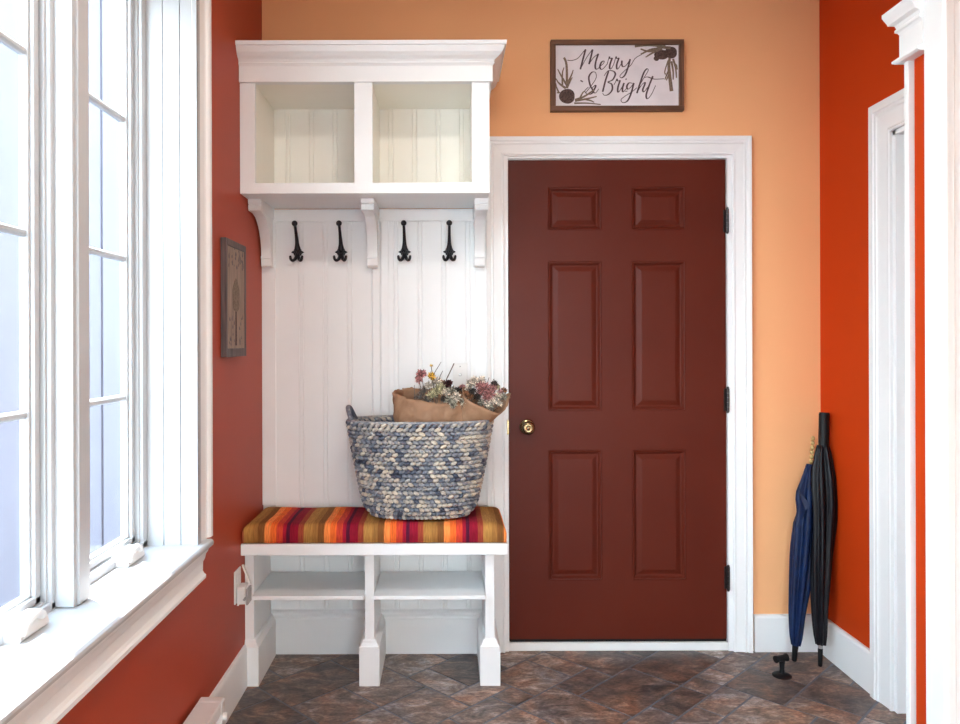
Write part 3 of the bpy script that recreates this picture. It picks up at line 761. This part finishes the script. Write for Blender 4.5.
# folded corner of the sheet standing among the stems
def fn1b(u, v): return P(438+22*u-4*v*(1-u), 409-2*u-10*v*(1-u)-2, 2.945+.03*v)+Vector((0, .01*math.sin(3*u), 0))
paper_sheet(fn1b, 8, 8, 'paper_flap', b1)
hd1 = []
def hp_(x, y, d): return P(x, y, d)
hd1 += [(hp_(421.5, 375, 2.97), (-.2, -.5, .8), .021, 'pink', 70, .42), (hp_(419, 380, 2.96), (-.5, -.7, .4), .015, 'pink', 45, .42),
        (hp_(431.5, 376, 2.95), (.1, -.9, .5), .015, 'yellow', 40, .5), (hp_(431, 366, 3.0), (.1, -.6, .8), .007, 'yellow', 20, .5),
        (hp_(448, 384, 2.96), (0, -.8, .6), .017, 'wine', 45, .7), (hp_(443, 383, 2.97), (-.3, -.8, .6), .012, 'rust', 35, .6),
        (hp_(429, 386, 2.96), (0, -.3, 1), .020, 'cream', 50, .18), (hp_(436, 382, 2.97), (.1, -.2, 1), .024, 'cream', 55, .16),
        (hp_(437, 392, 2.95), (.2, -.3, 1), .024, 'straw', 60, .18), (hp_(442, 388, 2.96), (.3, -.3, 1), .022, 'straw', 55, .2),
        (hp_(432, 396, 2.95), (-.1, -.3, 1), .022, 'straw', 55, .16), (hp_(424, 391, 2.96), (-.1, -.3, 1), .021, 'tuft', 55, .15),
        (hp_(420, 397, 2.96), (-.2, -.3, 1), .022, 'tuft', 55, .15), (hp_(427, 401, 2.95), (0, -.4, .9), .022, 'tuft', 55, .18),
        (hp_(446, 393, 2.95), (0, -.6, .8), .018, 'cream', 50, .3), (hp_(451, 391, 2.95), (.1, -.6, .8), .019, 'sage', 55, .3),
        (hp_(449, 400, 2.93), (0, -.8, .6), .020, 'sage', 60, .3), (hp_(456, 398, 2.93), (.1, -.8, .6), .020, 'cream', 60, .28),
        (hp_(458, 391, 2.95), (.2, -.6, .8), .016, 'seed', 40, .4), (hp_(462, 395, 2.95), (.2, -.6, .8), .018, 'rust', 50, .35),
        (hp_(453, 404, 2.92), (0, -.9, .4), .016, 'sage', 50, .3), (hp_(464, 402, 2.93), (.2, -.8, .5), .018, 'sage', 50, .3),
        (hp_(444, 399, 2.93), (-.2, -.8, .5), .014, 'seed', 40, .4), (hp_(462, 388, 2.97), (.2, -.5, .8), .014, 'pink', 40, .4)]
def bouquet2(root, base, heads, seed):
    rn = random.Random(seed)
    names = {'pink': 'dusty pink dried flower head', 'cream': 'cream dried flower head', 'yellow': 'yellow dried flower head', 'wine': 'dark wine-red dried flower head',
             'seed': 'dark brown seed head', 'sage': 'grey-green dried flower cluster', 'straw': 'straw-coloured dried grass tuft', 'rust': 'rust-brown dried flower head', 'tuft': 'grey-brown dried seed tuft'}
    for i, (pos, nrm, r, kind, n, wid) in enumerate(heads):
        h = petal_head(pos, nrm, r*1.22, int(n*1.0), seed*50+i, wid=wid*.75).build('flower_head', M['fl_'+kind], root, attr='petal'); h['label'] = names[kind]
        b = Vector(base)+Vector((rn.uniform(-.02, .02), rn.uniform(-.015, .015), 0)); mid = pos.lerp(b, .45)+Vector((rn.uniform(-.012, .012), rn.uniform(-.008, .008), 0))
        MB().tube(smooth_pts([pos, mid, b], 4), .0015, 5).build('stem', M['fl_stem'], h, smooth=True)
bouquet2(b1, (-.03, Y(2.99), .84), hd1, 3)
for (xa, ya_, xb, yb_) in ((446.5, 379, 454, 363.5), (440, 376, 442.5, 371), (433, 375, 441, 362), (414.5, 402, 414.2, 385)):
    MB().tube([P(xa-4, ya_+22, 2.96), P(xa, ya_, 2.965), P(xb, yb_, 2.98)], [.0016, .0016, .0011] if xa != 446.5 else .0024, 6).build('stalk', M['fl_stem'], b1, smooth=True)

b2 = empty('dried_bouquet', (.10, Y(2.95), .85), 'dried flower bunch in flared kraft cone leaning right over basket rim', 'flowers', 'kraft paper dried flower bunches')
apex = Vector((.0, Y(2.99), .80)); rc = Vector((.148, Y(2.955), 1.060)); axd = (rc-apex).normalized()
e1 = Vector((1, 0, 0)); e1 = (e1-axd*e1.dot(axd)).normalized(); e2 = axd.cross(e1)
def fn2(u, v):
    w = u*2*PI
    ex = .012*math.cos(w*2+.6)+.006*math.sin(w*3)+(.040*max(0, math.cos(w-.45))**4)
    r1, r2 = .105, .066
    lv = v**.85
    q = apex+(rc-apex+axd*ex)*v+(e1*r1*math.cos(w)+e2*r2*math.sin(w))*(.12+.88*v**1.5)*(1+crease(w+2, v*2, .4)/.1)
    q.z += .045*v*max(0, math.cos(w-.2))**3; q.x -= .012*v*max(0, math.cos(w))
    return q
paper_sheet(fn2, 80, 20, 'paper_wrap', b2)
hd2 = []
spots = [(484, 389, 'pink', .026, 90, .22), (490, 394, 'pink', .022, 70, .22), (479, 385, 'pink', .018, 60, .25), (486, 398, 'pink', .018, 60, .25), (493, 388, 'pink', .016, 50, .25), (481, 393, 'pink', .016, 50, .25),
         (471, 384, 'cream', .020, 50, .35), (475, 381, 'cream', .018, 50, .35), (468, 389, 'cream', .014, 40, .35), (482, 380, 'cream', .015, 40, .3),
         (473, 392, 'seed', .016, 50, .4), (477, 397, 'seed', .016, 50, .4), (470, 397, 'rust', .013, 40, .4), (494, 384, 'seed', .013, 45, .45), (497, 387, 'straw', .012, 40, .45),
         (487, 404, 'cream', .015, 50, .35), (493, 402, 'cream', .016, 50, .3), (497, 397, 'cream', .016, 50, .3), (499, 404, 'cream', .013, 40, .35), (482, 403, 'sage', .015, 50, .35),
         (500, 392, 'pink', .013, 40, .3), (503, 397, 'sage', .015, 50, .3), (490, 408, 'sage', .012, 40, .35), (504, 391, 'rust', .012, 40, .35), (466, 394, 'rust', .012, 40, .35), (480, 409, 'seed', .012, 40, .35), (497, 408, 'rust', .010, 35, .35)]
for k, (x, y, kind, r, n, wd) in enumerate(spots):
    hd2.append((P(x, y, 2.925+.03*((410-y)/30)+.01*((k*7) % 3-1)), ((x-484)/40, -.7, .7), r, kind, n, wd))
bouquet2(b2, (.06, Y(2.965), .88), hd2, 4)
for (xa, ya_, xb, yb_) in ((481, 384, 483, 377), (487, 384, 489, 377.5), (491, 384, 494, 379)):
    MB().tube([P(xa-2, ya_+16, 2.95), P(xa, ya_, 2.95), P(xb, yb_, 2.95)], .0012, 5).build('stalk', M['fl_stem'], b2, smooth=True)

# ------------------------------------------------------------------ coat hooks
def make_hook():
    r = empty('coat_hook', (0, 0, 0))
    s = MB()                                                 # ornate diamond back plate
    po = []
    for k in range(32):
        w = 2*PI*k/32; rr = .0245*(1+.10*math.cos(8*w))/(abs(math.cos(w))+abs(math.sin(w)))**.85
        po.append((rr*math.cos(w), rr*math.sin(w)*.95))
    s.prism(po, lambda u, v, t: (u, -t, v), 0, .006)
    s.prism([(u*.7, v*.7) for u, v in po], lambda u, v, t: (u, -t, v), .006, .010)
    for k in range(6):
        w = 2*PI*k/6; s.ball((.0095*math.cos(w), -.010, .0095*math.sin(w)), .0042, 8)
    s.ball((0, -.011, 0), .005, 8); s.ball((0, -.008, -.019), .004, 8)
    s.build('back_plate', M['black'], r, smooth=35)
    s = MB(); s.tube(smooth_pts([(0, -.005, .008), (0, -.014, .030), (0, -.026, .058), (0, -.046, .088), (0, -.064, .108)], 5), [.0140, .0135, .0125, .0115, .0103, .0092, .0085, .0080, .0076, .0073, .0070, .0067, .0065, .0064, .0062, .006, .006, .006, .006, .006, .006], 10)
    s.build('upper_arm', M['black'], r, smooth=True)
    s = MB(); s.ball((0, -.066, .111), .0122, 14); s.ball((0, -.075, .113), .004, 8); s.build('ball_tip', M['black'], r, smooth=True)
    for sd in (-1, 1):
        s = MB(); s.tube(smooth_pts([(sd*.003, -.006, -.012), (sd*.007, -.013, -.026), (sd*.014, -.024, -.036), (sd*.0215, -.034, -.034), (sd*.0245, -.036, -.024)], 5), [.0072]*8+[.0064]*7+[.0056]*6, 9)
        s.ball((sd*.0245, -.036, -.022), .0055, 8); s.build('prong', M['black'], r, smooth=True)
    return r
hk = make_hook()
def copy_tree(o, parent=None):
    c = o.copy(); C.objects.link(c); c.parent = parent
    for ch in list(o.children): copy_tree(ch, c)
    return c
hl = ['black iron coat hook, far left one nearest the red wall', 'black iron coat hook just left of the middle corbel', 'black iron coat hook just right of the middle corbel', 'black iron coat hook on far right, nearest the brown door']
for i, (x, y) in enumerate(((298.2, 252), (341.6, 252), (405, 252), (449.6, 252))):
    o = hk if i == 0 else copy_tree(hk)
    o.location = P(x, y, DW+BY+.004); o.location.y = BY+.002
    tag(o, hl[i], 'coat hook', 'coat hooks on the beadboard')

# ------------------------------------------------------------------ wall plates
dpl = DW+BY
sw = P(460.5, 376.5, dpl); 
ct = empty('cable_plate', (sw.x, BY+.004, sw.z), 'white cable wall plate on the beadboard behind the dried flowers', 'wall plate')
MB().box(sw.x-.033, sw.x+.029, BY-.003, BY+.004, sw.z-.055, sw.z+.055).build('plate', M['plastic'], ct, bevel=.002)
MB().lathe([(.0001, 0), (.007, 0), (.007, .004), (.004, .005), (.004, .011), (.0001, .011)], 14, (sw.x-.002, BY-.003, sw.z+.008), (0, -1, 0)).build('cable_jack', M['steel'], ct, smooth=30)
for dz in (.042, -.042): MB().lathe([(.0001, 0), (.003, 0), (.0025, .001), (.0001, .001)], 10, (sw.x-.002, BY-.003, sw.z+dz), (0, -1, 0)).build('screw', M['greyplastic'], ct)

# outlet with a plug-in on the left wall beside the bench
y0, y1 = Y(2.745), Y(2.822); oz0, oz1 = .352, .470
ou = empty('wall_outlet', (XL, (y0+y1)/2, .40), 'white wall outlet low on the red wall beside the bench', 'outlet')
MB().box(XL, XL+.006, y0, y1, oz0, oz1).build('plate', M['plastic'], ou, bevel=.002)
for zz in (.385, .437): MB().box(XL+.006, XL+.008, (y0+y1)/2-.016, (y0+y1)/2+.016, zz-.014, zz+.014).build('socket', M['plastic'], ou, bevel=.0015)
ad_ = empty('plug_adapter', (XL+.0085, (y0+y1)/2, .385), 'white plug-in adapter with raised flap in the low wall outlet', 'plug adapter')
s = MB(); s.box(XL+.0085, XL+.040, y0+.008, y1-.006, .350, .412); s.build('body', M['plastic'], ad_, bevel=.004)
MB().box(XL+.040, XL+.048, y0+.012, y1-.010, .346, .405).build('face', M['greyplastic'], ad_, bevel=.003)
s = MB(); s.prism([(XL+.041, .405), (XL+.047, .408), (XL+.020, .480), (XL+.014, .480)], lambda u, v, t: (u, t, v), y1-.022, y1-.010); s.build('flap', M['plastic'], ad_)
s = MB(); s.prism([(XL+.010, .350), (XL+.016, .348), (XL+.042, .385), (XL+.036, .388)], lambda u, v, t: (u, t, v), y0+.001, y0+.008); s.build('side_lever', M['plastic'], ad_)
MB().lathe([(.0001, 0), (.007, 0), (.007, .004), (.0001, .004)], 12, (XL+.036, y0+.0095, .372), (0, -1, 0)).build('dial', M['greyplastic'], ad_)

# ------------------------------------------------------------------ baseboard heater
hx0 = XL+.015; hyf = Y(2.333)
ht = empty('baseboard_heater', (XL+.05, Y(1.7), .05), 'long white baseboard heater on the red wall below the window', 'heater')
hpf = [(hx0, .045), (hx0, .2115), (-.689, .2115), (-.687, .205), (-.689, .170), (-.712, .160), (-.712, .10), (-.690, .092), (-.690, .045)]
s = MB(); s.prism(hpf, lambda u, v, t: (u, t, v), hyf-.03, Y(1.0)); s.build('housing', M['heater'], ht)
s = MB(); s.prism([(hx0, .04), (hx0, .213), (-.690, .213), (-.685, .208), (-.685, .04)], lambda u, v, t: (u, t, v), hyf-.033, hyf); s.build('end_cap', M['heater'], ht, bevel=.001)
s = MB()
for k in range(3): s.box(-.712, -.700, hyf-.06, Y(1.0), .108+.016*k, .113+.016*k)
s.build('grille', M['greyplastic'], ht)
MB().lathe([(.0001, 0), (.012, 0), (.010, .012), (.0001, .012)], 16, (-.685, hyf-.016, .16), (1, 0, 0)).build('control_knob', M['plastic'], ht, smooth=30)

# ------------------------------------------------------------------ Merry & Bright sign
SD = DW-.022
def sp(x, y, lift=0): 
    p = P(x, y, SD); return Vector((p.x, p.y-lift, p.z))
a0, a1 = sp(551.5, 111.5), sp(684.5, 40.5)
sg = empty('framed_sign', ((a0.x+a1.x)/2, -.01, a0.z), 'wood-framed white sign reading Merry & Bright above the brown door', 'sign')
fw = .0205
MB().box(a0.x+.008, a1.x-.008, SD-DW+.004, -.001, a0.z+.008, a1.z-.008).build('sign_board', M['board'], sg)
for (xa, xb, za, zb_, mt) in ((a0.x, a1.x, a1.z-fw, a1.z, 'frame_h'), (a0.x, a1.x, a0.z, a0.z+fw, 'frame_h'), (a0.x, a0.x+fw, a0.z+fw, a1.z-fw, 'frame_v'), (a1.x-fw, a1.x, a0.z+fw, a1.z-fw, 'frame_v')):
    MB().box(xa, xb, -.030, -.001, za, zb_).build('frame_rail', M[mt], sg, bevel=.0015)
def ribbon(s, pts, w0, w1, brush=True, k=6, y=.0):
    pp_ = smooth_pts([(p[0], p[1], 0) for p in pts], k); n = len(pp_); vs = []
    for i, p in enumerate(pp_):
        t = (pp_[min(i+1, n-1)]-pp_[max(i-1, 0)]).normalized()
        wd = w0+(w1-w0)*(max(0, t.y)**1.2) if brush else w0+(w1-w0)*(i/(n-1))
        nn = Vector((-t.y, t.x, 0))*wd/2
        for sgn in (1, -1):
            q_ = p+nn*sgn; v_ = sp(q_.x, q_.y); vs.append((v_.x, SD-DW+.0036-y, v_.z))
        for sgn in (1, -1):
            q_ = p+nn*sgn; v_ = sp(q_.x, q_.y); vs.append((v_.x, SD-DW+.0042, v_.z))
    fs = []
    for i in range(n-1):
        o = i*4; fs += [(o, o+1, o+5, o+4), (o, o+4, o+6, o+2), (o+1, o+3, o+7, o+5)]
    s.add(vs, fs)
c1 = lambda L: [(575+x/11.14, 45+y/11.14) for x, y in L]
c2 = lambda L: [(605+x/11.14, 45+y/11.14) for x, y in L]
letters = [c1([(-75, 170), (-20, 172), (40, 150), (90, 95), (128, 48)]), c1([(130, 48), (100, 160), (70, 272)]), c1([(70, 272), (135, 150), (205, 50)]), c1([(208, 50), (190, 130), (167, 215)]),
  c1([(167, 215), (215, 145), (272, 98)]), c1([(272, 98), (245, 180), (236, 245), (252, 272), (290, 245)]),
  c1([(290, 240), (330, 205), (335, 180), (305, 195), (288, 250), (315, 272), (370, 215)]), c1([(370, 215), (382, 170), (394, 130)]), c1([(394, 130), (402, 152), (428, 145)]), c1([(426, 145), (402, 215), (398, 258), (412, 268), (440, 225)]),
  c1([(440, 225), (456, 175), (468, 130)]), c1([(468, 130), (476, 152), (503, 145)]), c1([(501, 145), (478, 215), (476, 258), (490, 268), (525, 215)]),
  c2([(200, 175), (200, 225), (220, 245), (255, 220), (292, 160)]), c2([(292, 160), (270, 245), (235, 335), (195, 368), (178, 345), (230, 290), (300, 225), (350, 150), (425, 105)]),
  c1([(125, 540), (195, 450), (245, 370), (240, 310), (200, 305), (165, 360), (180, 450), (212, 515), (185, 548), (140, 545), (122, 510), (160, 470)]), c1([(190, 490), (235, 450), (238, 470), (215, 520), (240, 535), (275, 490)]),
  c1([(385, 292), (350, 400), (318, 525)]), c1([(335, 345), (380, 290), (440, 295), (460, 330), (430, 390), (380, 415), (420, 440), (425, 500), (385, 550), (340, 562), (318, 540)]),
  c2([(110, 445), (128, 415), (143, 378)]), c2([(143, 378), (152, 402), (182, 396)]), c2([(180, 396), (157, 465), (152, 515), (165, 525), (205, 465)]), c2([(205, 465), (222, 425), (205, 490), (215, 525), (262, 470)]), c2([(242, 378), (250, 388)]),
  c2([(318, 430), (280, 425), (255, 460), (265, 495), (300, 470), (332, 425)]), c2([(332, 425), (305, 530), (265, 620), (215, 645), (188, 615), (230, 575), (310, 525), (365, 480)]),
  c2([(362, 540), (400, 450), (450, 360), (492, 290), (480, 268), (445, 310), (405, 420), (366, 540)]), c2([(366, 540), (410, 460), (452, 420), (455, 440), (432, 500), (445, 525), (490, 470)]),
  c2([(545, 350), (505, 450), (470, 560), (485, 603), (530, 550), (575, 455)]), c2([(445, 365), (490, 360), (560, 383), (670, 380)]), c1([(72, 395), (98, 412)]),
  c2([(235, 520), (262, 515)])]
s = MB()
for L in letters: ribbon(s, L, .70, 1.75)
s.build('lettering', M['ink'], sg)
c6 = lambda L: [(540+x/6, 30+y/6) for x, y in L]
SPR = (([(150, 165), (165, 210), (168, 350)], 1.6, 1.6), ([(165, 330), (130, 270), (112, 235)], 1.6, .6), ([(160, 350), (120, 320), (100, 290)], 1.8, .6), ([(140, 330), (140, 260), (150, 225)], 1.4, .6), ([(170, 320), (195, 270), (205, 240)], 1.4, .6), ([(168, 345), (190, 300), (200, 285)], 1.6, .6), ([(120, 380), (105, 345), (100, 320)], 1.4, .6),
    ([(215, 420), (270, 400), (330, 360)], 1.6, 1.0), ([(215, 425), (280, 415), (345, 400)], 1.8, .7), ([(240, 420), (260, 380), (275, 365)], 1.4, .6), ([(290, 395), (320, 370), (350, 345)], 1.3, .5), ([(210, 440), (290, 440), (370, 448)], 1.3, .6), ([(270, 415), (310, 425), (330, 435)], 1.4, .6), ([(125, 375), (105, 378)], 1, .6),
    ([(575, 100), (650, 92), (760, 100)], 1.6, 1.6), ([(610, 115), (660, 130), (740, 115)], 1, 1.6), ([(610, 148), (670, 120), (740, 110)], 1, 1.8), ([(640, 165), (680, 140), (730, 115)], .8, 1.8), ([(700, 95), (740, 105), (790, 110)], 1.5, 2), ([(750, 95), (720, 115), (690, 130)], 1.4, .8),
    ([(785, 170), (780, 230), (795, 370)], 1.8, 2.4), ([(780, 240), (765, 275), (755, 300)], 1.4, .6), ([(805, 175), (820, 230), (825, 290)], 1.6, .8), ([(795, 190), (805, 250), (805, 300)], 1.6, .8), ([(810, 200), (825, 215), (830, 240)], 1.2, .7), ([(785, 260), (770, 290), (765, 305)], 1.4, .7), ([(775, 185), (755, 250), (760, 270)], .9, .7))
for sel in (lambda p: p[0] < 210 and p[1] < 400, lambda p: p[0] < 400 and p[1] >= 400, lambda p: p[0] > 560 and p[1] < 150 or p[1] == 165 and p[0] == 640, lambda p: p[0] > 700 and p[1] >= 170):
    s = MB()
    for L, w0, w1 in SPR:
        if sel(L[0]): ribbon(s, c6(L), w0*1.35, w1*1.5, brush=False, k=4, y=.0001+.00003*SPR.index((L, w0, w1)))
    s.build('pine_sprig', M['twig'], sg)
def disc(cx, cy, r, name='pine_cone', sx_=1):
    s = MB(); v0 = sp(540+cx/6, 30+cy/6); rr = r/6*SD/F
    for k in range(3):
        n = 22; f_ = (1, .72, .4)[k]
        vs = [(v0.x+sx_*rr*f_*(1+.05*math.sin(7*i))*math.cos(2*PI*i/n), SD-DW+.0034-.0003*k, v0.z+rr*f_*(1+.05*math.sin(7*i))*math.sin(2*PI*i/n)) for i in range(n)]
        s.add(vs, [tuple(range(n))])
        s.add([(x, SD-DW+.0042, z) for x, y, z in vs]+vs, [(i, (i+1) % n, n+(i+1) % n, n+i) for i in range(n)])
    s.build(name, M['cone'], sg)
disc(167, 398, 46); disc(792, 138, 36); disc(735, 150, 30, sx_=1.4); disc(705, 172, 16)

# ------------------------------------------------------------------ rustic plaque on the left wall
XP = -.752
pq = empty('wooden_plaque', (XL, Y(2.72), 1.25), 'narrow dark wooden plaque with a tree picture on the red wall', 'wall art')
pya, pyb, pza, pzb = Y(2.592), Y(2.850), 1.250, 1.660
MB().box(XL+.001, XP-.003, pya+.012, pyb-.012, pza+.012, pzb-.012).build('panel', M['plaque'], pq)
for (ya2, yb3, za, zb_) in ((pya, pya+.016, pza, pzb), (pyb-.016, pyb, pza, pzb), (pya+.016, pyb-.016, pza, pza+.030), (pya+.016, pyb-.016, pzb-.024, pzb)):
    MB().box(XL+.001, XP, ya2, yb3, za, zb_).build('frame_rail', M['plaque_edge'], pq, bevel=.0015)
yc, s = (pya+pyb)/2, MB()
def yz(poly, mb, th=.0006): mb.prism(poly, lambda u, v, t: (t, u, v), XP-.0032, XP-.003+th)
yz([(yc-.010, 1.290), (yc+.010, 1.290), (yc+.008, 1.40), (yc+.014, 1.44), (yc-.014, 1.44), (yc-.008, 1.40)], s)
s.build('tree_trunk', M['cone'], pq)
s = MB(); po = []
for k in range(28):
    w = 2*PI*k/28; po.append((yc+(.044+.004*math.sin(5*w))*math.cos(w)*(1-.25*math.sin(w)), 1.470+.060*math.sin(w)))
yz(po, s, .0012); s.build('tree_crown', M['twig'], pq)
s = MB(); rq = random.Random(2)
for k in range(46):                                       # weathered carving marks round the tree
    yy, zz = yc+rq.uniform(-.095, .095), rq.choice([rq.uniform(1.285, 1.39), rq.uniform(1.56, 1.63)])
    if abs(yy-yc) < .016 and zz < 1.4: continue
    yz([(yy, zz), (yy+rq.uniform(.004, .012), zz+.002), (yy+rq.uniform(.002, .008), zz+rq.uniform(.008, .022)), (yy-.004, zz+.008)], s, .0003)
tag(s.build('carved_marks', M['plaque_edge'], pq), kind='stuff')

# ------------------------------------------------------------------ umbrellas in the corner
def folded(root, tip, top, prof, mat, folds, seed, twist=1.5):
    tip, top = Vector(tip), Vector(top); ax = (top-tip).normalized(); u = ax.cross(Vector((0, 1, 0))).normalized(); v = ax.cross(u)
    s = MB(); n = 64; vs = []; rn = random.Random(seed); ph = rn.uniform(0, 6); kk = 44; L = (top-tip).length
    def rad(t):
        for (t0, r0), (t1, r1) in zip(prof, prof[1:]):
            if t <= t1: return r0+(r1-r0)*(t-t0)/max(1e-6, t1-t0)
        return prof[-1][1]
    for i in range(kk+1):
        t = i/kk; r = rad(t)
        for j in range(n):
            w = 2*PI*j/n; f_ = .5+.5*math.sin(folds*w+ph+t*twist*3); rr = r*(1-.36*f_**1.5)*(1+.05*math.sin(3*w+9*t)+.04*math.sin(17*t+w))
            vs.append(tip+ax*(L*t)+(u*math.cos(w)+v*math.sin(w))*rr+u*(.004*math.sin(7*t)))
    fs = [(i*n+j, i*n+(j+1) % n, (i+1)*n+(j+1) % n, (i+1)*n+j) for i in range(kk) for j in range(n)]+[tuple(range(n)), tuple(range(kk*n, (kk+1)*n))]
    s.add(vs, fs); s.build('canopy', mat, root, smooth=True); return ax, u, v
# black one
t0 = Vector((1.486, Y(3.035), 0)); t1 = Vector((1.538, Y(3.10), 1.008))
ub = empty('umbrella', t0, 'black folded umbrella with long black grip, right one in the corner', 'umbrella', 'umbrellas in the corner')
dirn = (t1-t0).normalized(); LL = (t1-t0).length
at_ = lambda t: t0+dirn*(LL*t)
MB().tube([at_(0), at_(.003), at_(.07)], [.006, .0085, .0095], 12).build('ferrule', M['rubber'], ub, smooth=40)
MB().tube([at_(.07), at_(.085)], .0092, 12).build('ferrule_ring', M['steel'], ub, smooth=40)
MB().tube([at_(.02), at_(.90)], .005, 10).build('shaft', M['steel'], ub, smooth=40)
folded(ub, at_(.085), at_(.868), [(0, .020), (.05, .026), (.3, .038), (.55, .046), (.72, .050), (.85, .047), (.95, .034), (1, .024)], M['blk_fab'], 7, 1)
MB().tube([at_(.845), at_(.853)], .0185, 14).build('rib_collar', M['steel'], ub, smooth=40)
MB().tube([at_(.858), at_(.862), at_(.992), at_(1)], [.017, .0205, .0205, .018], 20).build('handle_grip', M['rubber'], ub, smooth=40)
# blue one
t0 = Vector((1.405, Y(3.085), 0)); t1 = Vector((1.512, Y(3.140), .905))
un = empty('umbrella', t0, 'navy blue folded umbrella with tan handle, left one in the corner', 'umbrella', 'umbrellas in the corner')
dirn = (t1-t0).normalized(); LL = (t1-t0).length
MB().tube([at_(0), at_(.004), at_(.075)], [.007, .0095, .012], 12).build('ferrule', M['rubber'], un, smooth=40)
MB().tube([at_(.05), at_(.86)], .005, 10).build('shaft', M['steel'], un, smooth=40)
folded(un, at_(.07), at_(.875), [(0, .018), (.05, .025), (.3, .040), (.5, .050), (.66, .058), (.72, .047), (.80, .052), (.84, .050), (.9, .036), (1, .016)], M['navy'], 6, 4, 1.0)
s = MB()
for k in range(8): s.ball(at_(.845+k*.021), .0085, 10, (1, 1, 1.15))
s.build('handle_grip', M['tan'], un, smooth=True)
s = MB(); s.add([at_(.74)+Vector((-.045, -.02, .0)), at_(.745)+Vector((-.052, -.03, .02)), at_(.70)+Vector((-.03, -.045, -.02)), at_(.66)+Vector((-.035, -.03, -.02)), at_(.70)+Vector((-.012, -.05, 0))], [(0, 1, 2, 3), (1, 4, 2)])
o = s.build('canopy_tab', M['navy'], un); md = o.modifiers.new('t', 'SOLIDIFY'); md.thickness = .001

# ------------------------------------------------------------------ floor door stop
dsx = P(781, 676.5, 2.95)
ds = empty('door_stop', (dsx.x, dsx.y, 0), 'small black T-shaped door stop on the tile floor by umbrellas', 'door stop')
MB().lathe([(.0001, 0), (.036, 0), (.036, .004), (.028, .009), (.014, .013), (.0001, .013)], 26, (dsx.x, dsx.y, 0)).build('base', M['rubber'], ds, smooth=40)
MB().lathe([(.011, .010), (.008, .025), (.010, .045), (.012, .060), (.0001, .060)], 16, (dsx.x, dsx.y, 0)).build('post', M['rubber'], ds, smooth=40)
MB().lathe([(.0001, 0), (.013, 0), (.014, .004), (.012, .010), (.012, .044), (.015, .048), (.015, .054), (.0001, .055)], 18, (dsx.x-.030, dsx.y-.010, .068), (.95, .3, .04)).build('bumper', M['rubber'], ds, smooth=40)

# ------------------------------------------------------------------ light
w = bpy.data.worlds.new('sky'); bpy.context.scene.world = w; w.use_nodes = True
nt = w.node_tree; bg = nt.nodes['Background']
tc = N(nt, 'ShaderNodeTexCoord'); sx = N(nt, 'ShaderNodeSeparateXYZ'); nt.links.new(tc.outputs['Generated'], sx.inputs[0])
r = ramp(nt, [(0, (.90, .97, .97)), (.25, (.82, .93, .98)), (1, (.58, .78, 1.0))]); nt.links.new(sx.outputs['Z'], r.inputs['Fac'])
nt.links.new(r.outputs['Color'], bg.inputs['Color']); bg.inputs['Strength'].default_value = 9.0
sun = bpy.data.lights.new('sun', 'SUN'); sun.energy = 12; sun.angle = R(.6); sun.color = (1, .95, .88)
so = bpy.data.objects.new('sun', sun); C.objects.link(so)
sd = Vector((1.0, -.95, -2.3)).normalized(); so.rotation_euler = sd.to_track_quat('-Z', 'Y').to_euler()
# unseen flush lamp near the camera, added to brighten the entry
lp = empty('added_fill_lamp', (.15, Y(1.4), ZT), 'round white flush fill lamp added above the entry, out of view', 'added fill lamp')
MB().lathe([(.0001, 0), (.17, 0), (.17, -.03), (.15, -.05), (.0001, -.05)], 32, (.15, Y(1.4), ZT)).build('fill_lamp_body', M['plastic'], lp, smooth=40)
al = bpy.data.lights.new('lamp', 'AREA'); al.shape = 'DISK'; al.size = .28; al.energy = 12; al.color = (1, .93, .84)
ao = bpy.data.objects.new('fill_lamp_light', al); C.objects.link(ao); ao.location = (.15, Y(1.4), ZT-.055)

# ------------------------------------------------------------------ camera
cam = bpy.data.cameras.new('camera'); co = bpy.data.objects.new('camera', cam); C.objects.link(co)
co.location = (0, -DW, ZC); co.rotation_euler = (R(90), .003, 0)
cam.sensor_width = 36; cam.lens = 36*F/960; cam.shift_x = (480-CX)/960; cam.shift_y = -(362-CY)/960; cam.clip_start = .02
bpy.context.scene.camera = co
sc_ = bpy.context.scene
sc_.view_settings.view_transform = 'Standard'; sc_.view_settings.look = 'None'; sc_.view_settings.gamma = 1; sc_.view_settings.exposure = 0.7
